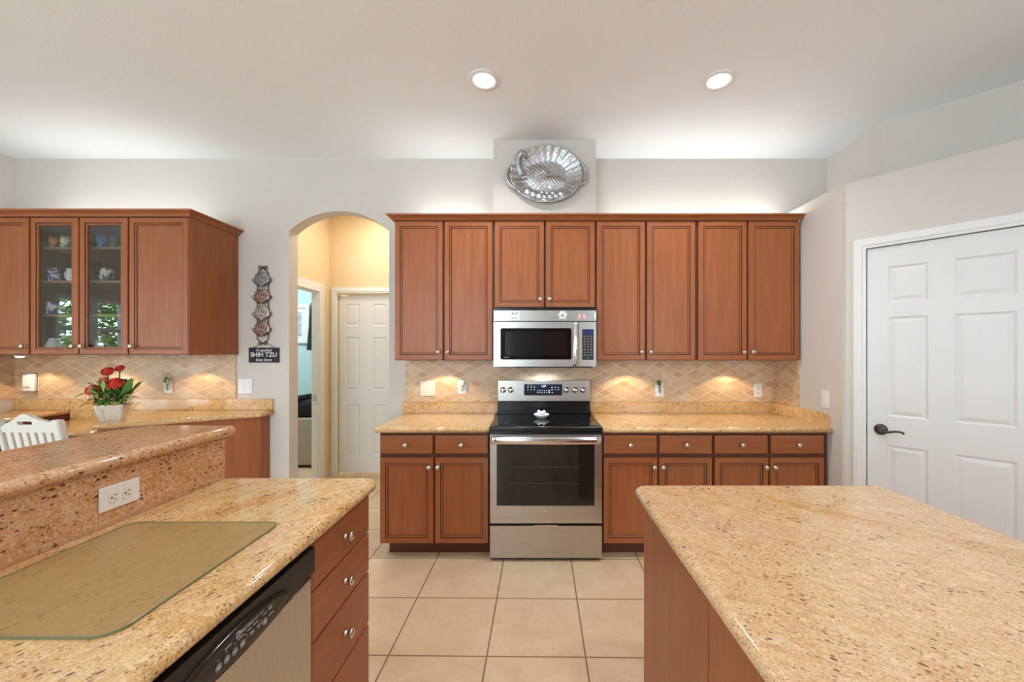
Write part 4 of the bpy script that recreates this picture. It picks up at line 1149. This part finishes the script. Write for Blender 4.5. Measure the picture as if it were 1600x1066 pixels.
plate('double white rocker switch left of the arch', onw(383.5, 603.5, YB-0.0005), 0, 2, 0.118, 0.122, cat='light switch', name='light_switch')
plate('single white rocker switch on the right wall', (XR-0.0005, 2.745, H-(624-CY)/F*2.745), -PI/2, 1, cat='light switch', name='light_switch', h=0.12)
def vase(label, loc, gcol):
    t = thing('bud_vase', label, 'vase', loc, 0, 'bud vases hung on outlet plates')
    m = MB(); m.lathe([(0, 0), (0.006, 0.0), (0.010, 0.015), (0.007, 0.04), (0.006, 0.052), (0.008, 0.058), (0.007, 0.058), (0.005, 0.05), (0.008, 0.016), (0, 0.004)], org=(0, -0.012, -0.03), seg=14); m.build('glass_tube', VASEGL, t)
    m = MB(); m.tube([(0, -0.012, -0.02), (-0.004, -0.013, 0.02), (-0.008, -0.014, 0.05)], 0.0018, 6); m.build('stem', STEM, t)
    m = MB()
    for a in range(7):
        an = a*0.9+0.3; c = Vector((-0.010, -0.016, 0.052)); leaf(m, c, c+Vector((math.cos(an)*0.026, -0.006*(a % 3), 0.008+math.sin(an)*0.026)), 0.011, a % 2)
    m.build('leaves', gcol, t)
    m = MB(); m.ball((0.010, -0.016, 0.040), 0.009); m.ball((0.018, -0.016, 0.032), 0.007); m.build('blossom', PINKP, t)
vase('small glass bud vase with green sprig right of the range', onw(1030.5, 609, YT-0.01), [LEAF, LEAFD])
vase('small glass bud vase with pale sprig over the desk counter', onw(263.5, 604, YT-0.01), [LEAFP, LEAF])
ex = thing('plug_in_box', 'white rounded plug-in device on the tile at far left', 'plug-in device', onw(50.5, 598, YT-0.010))
m = MB(); m.box(-0.048, 0.048, -0.035, 0, -0.073, 0.073, bev=0.014, seg=4); m.build('housing', PLATEW, ex)
m = MB()
for k in range(4): m.box(-0.030+k*0.014, -0.023+k*0.014, -0.0356, -0.0351, -0.045, -0.030)
m.build('vent_slot', DARK, ex)

# plate rack and sign left of the arch
XP = (412-CX)/F*YB
rk = thing('plate_rack', 'black wrought iron hanging plate rack left of the arch', 'plate rack', (XP, YB-0.001, 0))
def pz(y): return H-(y-CY)/F*YB
def scroll(m, cx_, cz_, r, a0, turns, sgn, y=-0.010):
    pts = []
    for k in range(25):
        t = k/24; a = a0+sgn*turns*2*PI*t; rr = r*(1-0.75*t); pts.append((cx_+rr*math.cos(a), y, cz_+rr*math.sin(a)))
    m.tube(pts, 0.0032, 6)
m = MB()
for s in (-1, 1):
    x = s*0.046
    m.tube([(x, -0.010, pz(529)), (x, -0.010, pz(430))], 0.0032, 6)
    m.tube([(x, -0.010, pz(430)), (x*0.8, -0.010, pz(425)), (x*0.25, -0.010, pz(421)), (0, -0.010, pz(419))], 0.0032, 6)
    m.tube([(x, -0.010, pz(529)), (x*0.8, -0.010, pz(532)), (x*0.25, -0.010, pz(535)), (0, -0.010, pz(537))], 0.0032, 6)
    scroll(m, s*0.022, pz(419.5), 0.020, PI/2 if False else (PI if s > 0 else 0), 1.3, -s)
    scroll(m, s*0.022, pz(536), 0.018, (PI if s > 0 else 0), 1.3, s)
m.build('frame', IRON, rk)
PYS = [(437, srgb(150, 148, 152), srgb(112, 110, 116)), (463.5, srgb(168, 136, 116), srgb(104, 88, 80)), (489.5, srgb(186, 178, 168), srgb(132, 120, 108)), (514, srgb(170, 138, 122), srgb(104, 88, 84))]
for k, (yy, ca, cb) in enumerate(PYS):
    m = MB(); zc = pz(yy)
    m.tube([(-0.070+0.012*math.cos(a), -0.020, zc-0.008+0.012*math.sin(a)) for a in [i*2*PI/10 for i in range(10)]], 0.0026, 6, closed=True)
    m.tube([(0.070+0.012*math.cos(a), -0.020, zc-0.008+0.012*math.sin(a)) for a in [i*2*PI/10 for i in range(10)]], 0.0026, 6, closed=True)
    m.tube([(-0.070, -0.020, zc-0.018), (-0.045, -0.034, zc-0.040), (0, -0.040, zc-0.070), (0.045, -0.034, zc-0.040), (0.070, -0.020, zc-0.018)], 0.003, 6)
    m.build('plate_holder', IRON, rk)
    pm = pattern('plate_print_%s' % 'abcd'[k], ca, cb, 70); pm.node_tree.nodes['Principled BSDF'].inputs['Roughness'].default_value = 0.12
    p = thing('small_plate', ('grey decorative plate at the top of the iron rack', 'copper-toned decorative plate, second down the iron rack', 'cream decorative plate, third down the iron rack', 'rosy decorative plate at the bottom of the iron rack')[k], 'plate', (XP, YB-0.016, zc), 0, 'plates in the iron rack')
    m = MB(); m.lathe([(0, -0.004), (0.035, -0.004), (0.062, 0.006), (0.064, 0.008), (0.062, 0.009), (0.046, 0.011), (0.030, 0.016), (0, 0.018)], axis='Y', seg=32)
    m.build('dish', pm, p)
sg = thing('wall_sign', 'black sign reading A spoiled Shih Tzu lives here', 'sign', onw(413.5, 555, YB-0.0005))
m = MB(); m.box(-0.125, 0.125, -0.012, -0.001, -0.062, 0.062, bev=0.001); m.build('board', SLATE, sg)
m = MB(); m.tube([(-0.09, -0.007, 0.062), (-0.04, -0.008, 0.09), (-0.0, -0.012, 0.102), (0.04, -0.008, 0.09), (0.09, -0.007, 0.062)], 0.002, 6); m.build('cord', CORD, sg)
for body, sz, z, sh, of in (('A spoiled', 0.034, 0.040, 0.3, 0.0), ('SHIH TZU', 0.050, 0.002, 0.0, 0.0006), ('lives here', 0.034, -0.040, 0.3, 0.0)):
    add('lettering', text_mesh(body, sz, 0.0004, sh, offset_=of), LETTER, sg, (0, -0.0125, z), (PI/2, 0, 0))

# ------------------------------------------------------------------ peninsula
PXR, PYF = -0.632, 1.634          # counter's kitchen edge, far edge
XRI = -1.273                      # face of the raised granite riser
ZBAR = 1.10
cat_slab('peninsula_countertop', slab([(XRI+0.001, -0.3), (PXR, -0.3), (PXR, PYF, 0.06), (XRI+0.001, PYF)], ZC, TH+0.004, seg=8), GRAN, 'long golden granite peninsula countertop with the glass board', 'granite countertops')
m = MB(); m.box(XRI-0.02, XRI, -0.3, PYF, ZC-0.02, ZBAR-0.041); cat_slab('granite_riser', m, GRANP, 'pinkish granite riser between peninsula counter and raised bar', None, 'backsplash')
cat_slab('bar_countertop', slab([(-1.675, -0.3), (XRI+0.028, -0.3), (XRI+0.028, 1.675, 0.03), (-1.675, 1.695, 0.14)], ZBAR, 0.040, seg=8), GRANP, 'raised pinkish granite bar top at the left', 'granite countertops')
m = MB(); m.box(XRI-0.13, XRI-0.0205, -0.3, PYF-0.003, 0, ZBAR-0.0405); struct('wall_knee', m, PAINT)
m = MB(); cp = [(0.0, 0.0), (0.0, -0.085), (0.012, -0.088), (0.022, -0.075), (0.020, -0.060), (0.030, -0.048), (0.036, -0.03), (0.034, -0.018), (0.042, -0.010), (0.042, 0.0)]
m.prism([(PYF-0.0025+a, ZBAR-0.041+b) for a, b in cp], 'X', XRI-0.10, XRI-0.035); m.build('corbel', WHITE, label='small white scrolled corbel under the raised bar end', category='bracket')
plate('white horizontal duplex outlet on the granite riser', (XRI+0.0005, 1.217, 0.972), PI/2, 'outlet', 0.072, 0.118, rotx=0).rotation_euler = (PI/2*0, 0, PI/2)
po_ = bpy.data.objects[-1] if False else None
for o in list(COL.objects):
    if o.get('label') == 'white horizontal duplex outlet on the granite riser':
        o.matrix_world = Matrix.Translation(o.location) @ Matrix.Rotation(PI/2, 4, 'Z') @ Matrix.Rotation(PI/2, 4, 'Y')
# glass board
bp = round_poly([(-1.204, 0.71, 0.03), (-0.757, 0.71, 0.04), (-0.757, 1.191, 0.035), (-1.204, 1.191, 0.035)], 8)
m = MB(); m.rings([[(x, y, ZC+0.0010) for x, y in bp], [(x, y, ZC+0.0055) for x, y in bp], [(x, y, ZC+0.0062) for x, y in offset(bp, 0.001)]], smooth=False, mats=[1, 1, 0])
for f in m.bm.faces:
    if len(f.verts) > 6: f.material_index = 0
cbd = m.build('cutting_board', [FROST, GEDGE], label='frosted glass cutting board on the peninsula counter', category='cutting board')
# drawers: cabinet front faces +X, local x runs along +Y
FXP = -0.661
def pY(x): return -FXP*F/(CX-x)
Y0, Y1 = pY(486.5), pY(577.5)
pc = thing('drawer_cabinet', 'brown four-drawer base cabinet at the peninsula end', 'cabinet', (FXP-0.021, Y0, 0), PI/2)
cw_ = PYF-0.025-Y0
m = MB(); m.box(0.0, cw_, 0.0, 0.565, 0.10, ZC-TH-0.006); m.build('cabinet_body', WOOD, pc)
m = MB(); m.box(0.0, cw_-0.04, 0.07, 0.09, 0.0, 0.0995); m.build('toe_kick', WOODIN, pc)
SD = F/Y1
zz = [(772, 829), (832, 890), (893.5, 971), (975, 1070)]
for a, b in zz:
    zt, zb = H-(a-CY)/SD, H-(b-CY)/SD
    drawer(pc, 0.004, zb, Y1-Y0-0.006, min(zt, 0.848)-zb, y=-0.021)
# dishwasher
dwY0 = Y0-0.004-0.60
dw = thing('dishwasher', 'stainless dishwasher with a black control strip beside the drawers', 'dishwasher', (FXP-0.021, dwY0, 0), PI/2)
m = MB(); m.box(0.002, 0.598, 0.0005, 0.56, 0.10, ZC-TH-0.02); m.build('tub', BLACK, dw)
m = MB(); m.box(0.002, 0.598, 0.05, 0.06, 0.0, 0.0995); m.build('kick_plate', BLACK, dw)
m = MB(); m.box(0.004, 0.596, -0.026, 0.0, 0.12, 0.745, bev=0.004); m.build('door_panel', STEELV, dw)
ZP0, ZP1 = 0.766, 0.836
m = MB()
arcp = [(0.004, ZP1), (0.596, ZP1)]+[(0.596-0.592*k/24, ZP0-0.026*math.sin(PI*k/24)**1.5) for k in range(25)]
m.prism(arcp, 'Y', -0.036, -0.0005); cpn = m.build('control_strip', BLKPL, dw)
el = [(0.305+0.16*math.cos(2*PI*k/48), 0.783+0.036*math.sin(2*PI*k/48)) for k in range(48)]
m = MB(); m.rings([[(x, -0.0362, z) for x, z in el], [(x, -0.042, z) for x, z in offset(el, 0.003)], [(x, -0.043, z) for x, z in offset(el, 0.010)]], smooth=False)
pad = m.build('button_panel', BLACK, cpn)
DWG = mat('dishwasher_buttons', srgb(120, 118, 116), 0.45)
for x in (0.230, 0.252, 0.274, 0.296, 0.368):
    m = MB(); disc(m, x, 0.772, 0.0085, -0.0445, -0.0431); m.build('button', DWG, pad)
    m = MB(); m.box(x-0.005, x+0.005, -0.0448, -0.0446, 0.7722, 0.7732); m.box(x-0.004, x+0.004, -0.0448, -0.0446, 0.7700, 0.7710); m.build('button_print', PLATEW, pad)
m = MB()
for x, z, w_ in ((0.230, 0.786, 0.0012), (0.252, 0.788, 0.0012), (0.274, 0.788, 0.0012), (0.306, 0.785, 0.0012), (0.311, 0.780, 0.0012), (0.308, 0.775, 0.0012), (0.256, 0.795, 0.009), (0.325, 0.778, 0.006), (0.326, 0.774, 0.006), (0.346, 0.778, 0.005), (0.347, 0.774, 0.005), (0.356, 0.781, 0.003), (0.357, 0.775, 0.003), (0.368, 0.790, 0.006), (0.388, 0.794, 0.007), (0.387, 0.790, 0.006), (0.390, 0.776, 0.009), (0.292, 0.789, 0.009), (0.317, 0.789, 0.006), (0.338, 0.789, 0.008)):
    m.box(x-w_, x+w_, -0.0442, -0.0431, z-0.0009, z+0.0009)
m.build('printed_legend', GREYPR, pad, kind='stuff')
m = MB(); m.box(0.278, 0.290, -0.0442, -0.0431, 0.7945, 0.8065); m.build('logo_square', GREYPR, pad)
m = MB(); m.prism([(0.281, 0.797), (0.288, 0.8005), (0.281, 0.804)], 'Y', -0.0448, -0.0443); m.build('logo_mark', BLACK, pad)
add('brand_lettering', text_mesh('MAYTAG', 0.0095, 0.0003, align='LEFT', offset_=0.0003), GREYPR, pad, (0.2915, -0.0436, 0.799), (PI/2, 0, 0))
add('series_lettering', text_mesh('QUIET SERIES', 0.0055, 0.0002, align='LEFT'), GREYPR, pad, (0.333, -0.0436, 0.799), (PI/2, 0, 0))

# ------------------------------------------------------------------ island
IX0, IX1, IYF = 0.377, 1.336, 1.545
cat_slab('island_countertop', slab([(IX0, -0.1), (IX1, -0.1), (IX1, IYF, 0.03), (IX0, IYF, 0.05)], ZC, TH+0.004, seg=8), GRANI, 'large golden granite island countertop in the right foreground', 'granite countertops')
isl = thing('island_cabinet', 'brown wooden island base under the large granite top', 'cabinet', (0, 0, 0))
m = MB(); m.box(0.428, IX1-0.03, -0.06, 1.525, 0.0, ZC-TH-0.005); m.build('cabinet_body', WOOD, isl)
yg = 0.416*F/(1106-CX)
for a, b in ((yg+0.004, 1.523), (0.42, yg-0.004), (-0.05, 0.412)):
    m = MB(); m.box(0.416, 0.4277, a, b, 0.01, ZC-TH-0.006, bev=0.002); m.build('side_panel', WOOD, isl)

# ------------------------------------------------------------------ bedroom glimpsed through the hall doorway
pf = thing('framed_picture', 'white framed picture on the bedroom wall seen through the doorway', 'picture', (-3.66, 5.995, 1.82))
m = MB(); mbx = [(-0.26, -0.27, 0.26, 0.27), (-0.20, -0.21, 0.20, 0.21)]
m.rings([[(-0.27, 0, -0.29), (0.27, 0, -0.29), (0.27, 0, 0.29), (-0.27, 0, 0.29)], [(-0.27, -0.03, -0.29), (0.27, -0.03, -0.29), (0.27, -0.03, 0.29), (-0.27, -0.03, 0.29)], [(-0.22, -0.03, -0.24), (0.22, -0.03, -0.24), (0.22, -0.03, 0.24), (-0.22, -0.03, 0.24)], [(-0.215, -0.012, -0.235), (0.215, -0.012, -0.235), (0.215, -0.012, 0.235), (-0.215, -0.012, 0.235)]], smooth=False); m.build('frame', WHITE, pf)
m = MB(); m.box(-0.15, 0.15, -0.0135, -0.0125, -0.18, 0.18)
m.build('print', pattern('seascape_print', srgb(130, 166, 188), srgb(190, 196, 200), 7), pf)
tv = thing('television', 'black flat television edge on the bedroom wall', 'television', (-3.02, 5.93, 1.78))
m = MB(); m.box(-0.335, 0.55, -0.03, 0.01, -0.36, 0.36, bev=0.004); o = m.build('screen', BLKGL, tv); o.rotation_euler = (math.radians(-9), 0, 0)
m = MB(); m.box(-0.1, 0.1, -0.0, 0.06, -0.1, 0.1); m.build('wall_bracket', BLACK, tv)
bn = thing('upholstered_bench', 'beige fronted bench in the bedroom doorway view', 'bench', (-3.2, 5.05, 0))
m = MB(); m.box(-0.7, 0.55, -0.25, 0.35, 0.03, 0.60, bev=0.02); m.build('base', mat('beige_fabric', srgb(168, 158, 140), 0.8), bn)
m = MB(); m.box(-0.7, 0.5, -0.22, 0.3, 0.0, 0.03); m.build('plinth', BLACK, bn)
cu = thing('cushion', 'black cushion lying on the beige bedroom bench', 'cushion', (-3.1, 5.08, 0.601))
m = MB(); m.box(-0.6, 0.42, -0.24, 0.25, 0.0, 0.19, bev=0.05, seg=4); m.tube([(-0.05, -0.2, 0.20), (0.15, -0.2, 0.22), (0.42, -0.15, 0.27)], [0.02, 0.04, 0.03], 8); m.build('cover', mat('black_fabric', srgb(22, 22, 25), 0.9), cu)

# kitchen behind the camera, seen only as reflections
fr = thing('refrigerator', 'stainless refrigerator on the wall behind the camera', 'refrigerator', (-0.75, -3.49, 0))
m = MB(); m.box(0, 0.9, 0.0, 0.62, 0.02, 1.78); m.build('body', BLKPL, fr)
for x0_, x1_ in ((0.003, 0.448), (0.452, 0.897)):
    m = MB(); m.box(x0_, x1_, 0.621, 0.68, 0.62, 1.775, bev=0.006); d_ = m.build('refrigerator_door', STEELV, fr)
    hx_ = 0.41 if x0_ < 0.1 else 0.49
    m = MB(); m.tube([(hx_, 0.68, 0.8), (hx_, 0.73, 0.84), (hx_, 0.73, 1.56), (hx_, 0.68, 1.6)], 0.012, 10); m.build('door_handle', CHROME, d_)
m = MB(); m.box(0.003, 0.897, 0.621, 0.68, 0.06, 0.61, bev=0.006); d_ = m.build('freezer_drawer', STEELV, fr)
m = MB(); m.tube([(0.1, 0.68, 0.54), (0.13, 0.73, 0.54), (0.77, 0.73, 0.54), (0.8, 0.68, 0.54)], 0.012, 10); m.build('door_handle', CHROME, d_)
tc_ = thing('reflection_cabinet', 'tall brown cabinet added behind the camera to darken reflections', 'cabinet', (0.2, -3.49, 0))  # unseen cabinet added to darken what the steel fronts reflect
m = MB(); m.box(0, 1.7, 0, 0.60, 0, 2.3); m.build('cabinet_body', WOODIN, tc_)
for i in range(4):
    framed(0.41, 2.1, DPROF, DMATS).build('door', WOODS, tc_, (0.425*(i+1)-0.006, 0.621, 0.12), (0, 0, PI))

# ------------------------------------------------------------------ lamps
def can(label, x, y, power, group='recessed ceiling lights'):
    t = thing('recessed_light', label, 'ceiling light', (x, y, CEIL), 0, group)
    m = MB(); m.lathe([(0.094, -0.0005), (0.092, -0.006), (0.072, -0.010), (0.062, -0.004), (0.062, -0.0005)], seg=36); m.build('trim_ring', WHITE, t)
    m = MB(); m.lathe([(0.061, -0.002), (0.05, -0.004), (0, -0.005)], seg=36); m.build('lens', LAMPW, t)
    a = area('can_lamp', (x, y, CEIL-0.013), (0, 0, 0), 0.11, 0.11, power, SOFT, 135, 'DISK'); return t
can('left recessed ceiling light above the range', (756-CX)/F*2.355, 2.355, 19)
can('right recessed ceiling light nearer the pantry door', (1123-CX)/F*2.36, 2.36, 19)
for lb, x, y in (('recessed ceiling light over the peninsula', -1.7, 0.9), ('recessed ceiling light above the island', 0.9, 0.6), ('recessed ceiling light behind the camera on the left', -1.0, -1.2), ('recessed ceiling light behind the camera on the right', 1.4, -1.2),):
    can(lb, x, y, 5 if x == -1.7 else 19)
def puck(label, x, y, z, power, ang=118, dome=False):
    t = thing('under_cabinet_light', label, 'cabinet light', (x, y, z), 0, 'lights under the wall cabinets')
    m = MB(); m.lathe([(0, -0.0005), (0.034, -0.0005), (0.034, -0.009), (0.027, -0.011)], seg=24); m.build('housing', WHITE, t)
    m = MB(); m.lathe([(0.0265, -0.0105), (0.02, -0.019), (0.01, -0.023), (0, -0.024)] if dome else [(0.0265, -0.0105), (0, -0.0108)], seg=24); m.build('lens', PUCK, t)
    spot('puck_lamp', (x, y, z-0.032), power, WARM, ang, 0.25, 0.012)
UY = 3.15
for lb, x in (('under-cabinet light left of the range', 690), ('under-cabinet light right of the microwave', 985), ('under-cabinet light near the right wall', 1148)):
    puck(lb, (x-CX)/F*UY, UY, ZUB, 9)
for lb, x in (('under-cabinet light at the far left over the desk', 31), ('under-cabinet light under the glass cabinet', 150), ('under-cabinet light at the end of the desk cabinets', 290)):
    puck(lb, (x-CX)/F*3.12, 3.12, ZWB, 9, dome=(x == 31))
# cooktop lamp in the underside of the microwave
spot('cooktop_lamp', (0.07, 3.12, 1.28), 16, (0.74, 0.86, 1.0), 160, 0.4, 0.03)
# strip lamps lying on top of the wall cabinets, lighting wall and ceiling
def strip(label, x0, x1, y, z, power):
    t = thing('strip_light', label, 'strip light', ((x0+x1)/2, y, z), 0, 'strip lights on top of the cabinets')
    m = MB(); m.box(-(x1-x0)/2, (x1-x0)/2, -0.015, 0.015, 0.0, 0.014, bev=0.003); m.build('channel', WHITE, t)
    area('strip_lamp', ((x0+x1)/2, y, z+0.016), (PI, 0, 0), x1-x0, 0.03, power, (1.0, 0.99, 0.95))
strip('strip light hidden on the cabinets left of the chase', -0.95, -0.42, 3.20, ZTOP, 3.6)
strip('strip light hidden on the cabinets right of the chase', 0.58, 1.97, 3.18, ZTOP, 8.0)
strip('strip light hidden on the desk cabinets', -4.0, -2.7, 3.14, wz(338), 7)
# end bulb of the right-hand strip, close to the right wall
l = bpy.data.lights.new('strip_end_bulb', 'POINT'); l.energy = 3.2; l.color = (1.0, 0.98, 0.94); l.shadow_soft_size = 0.02
o = bpy.data.objects.new('strip_end_bulb', l); o.location = (1.86, 3.16, ZTOP+0.035); COL.objects.link(o)
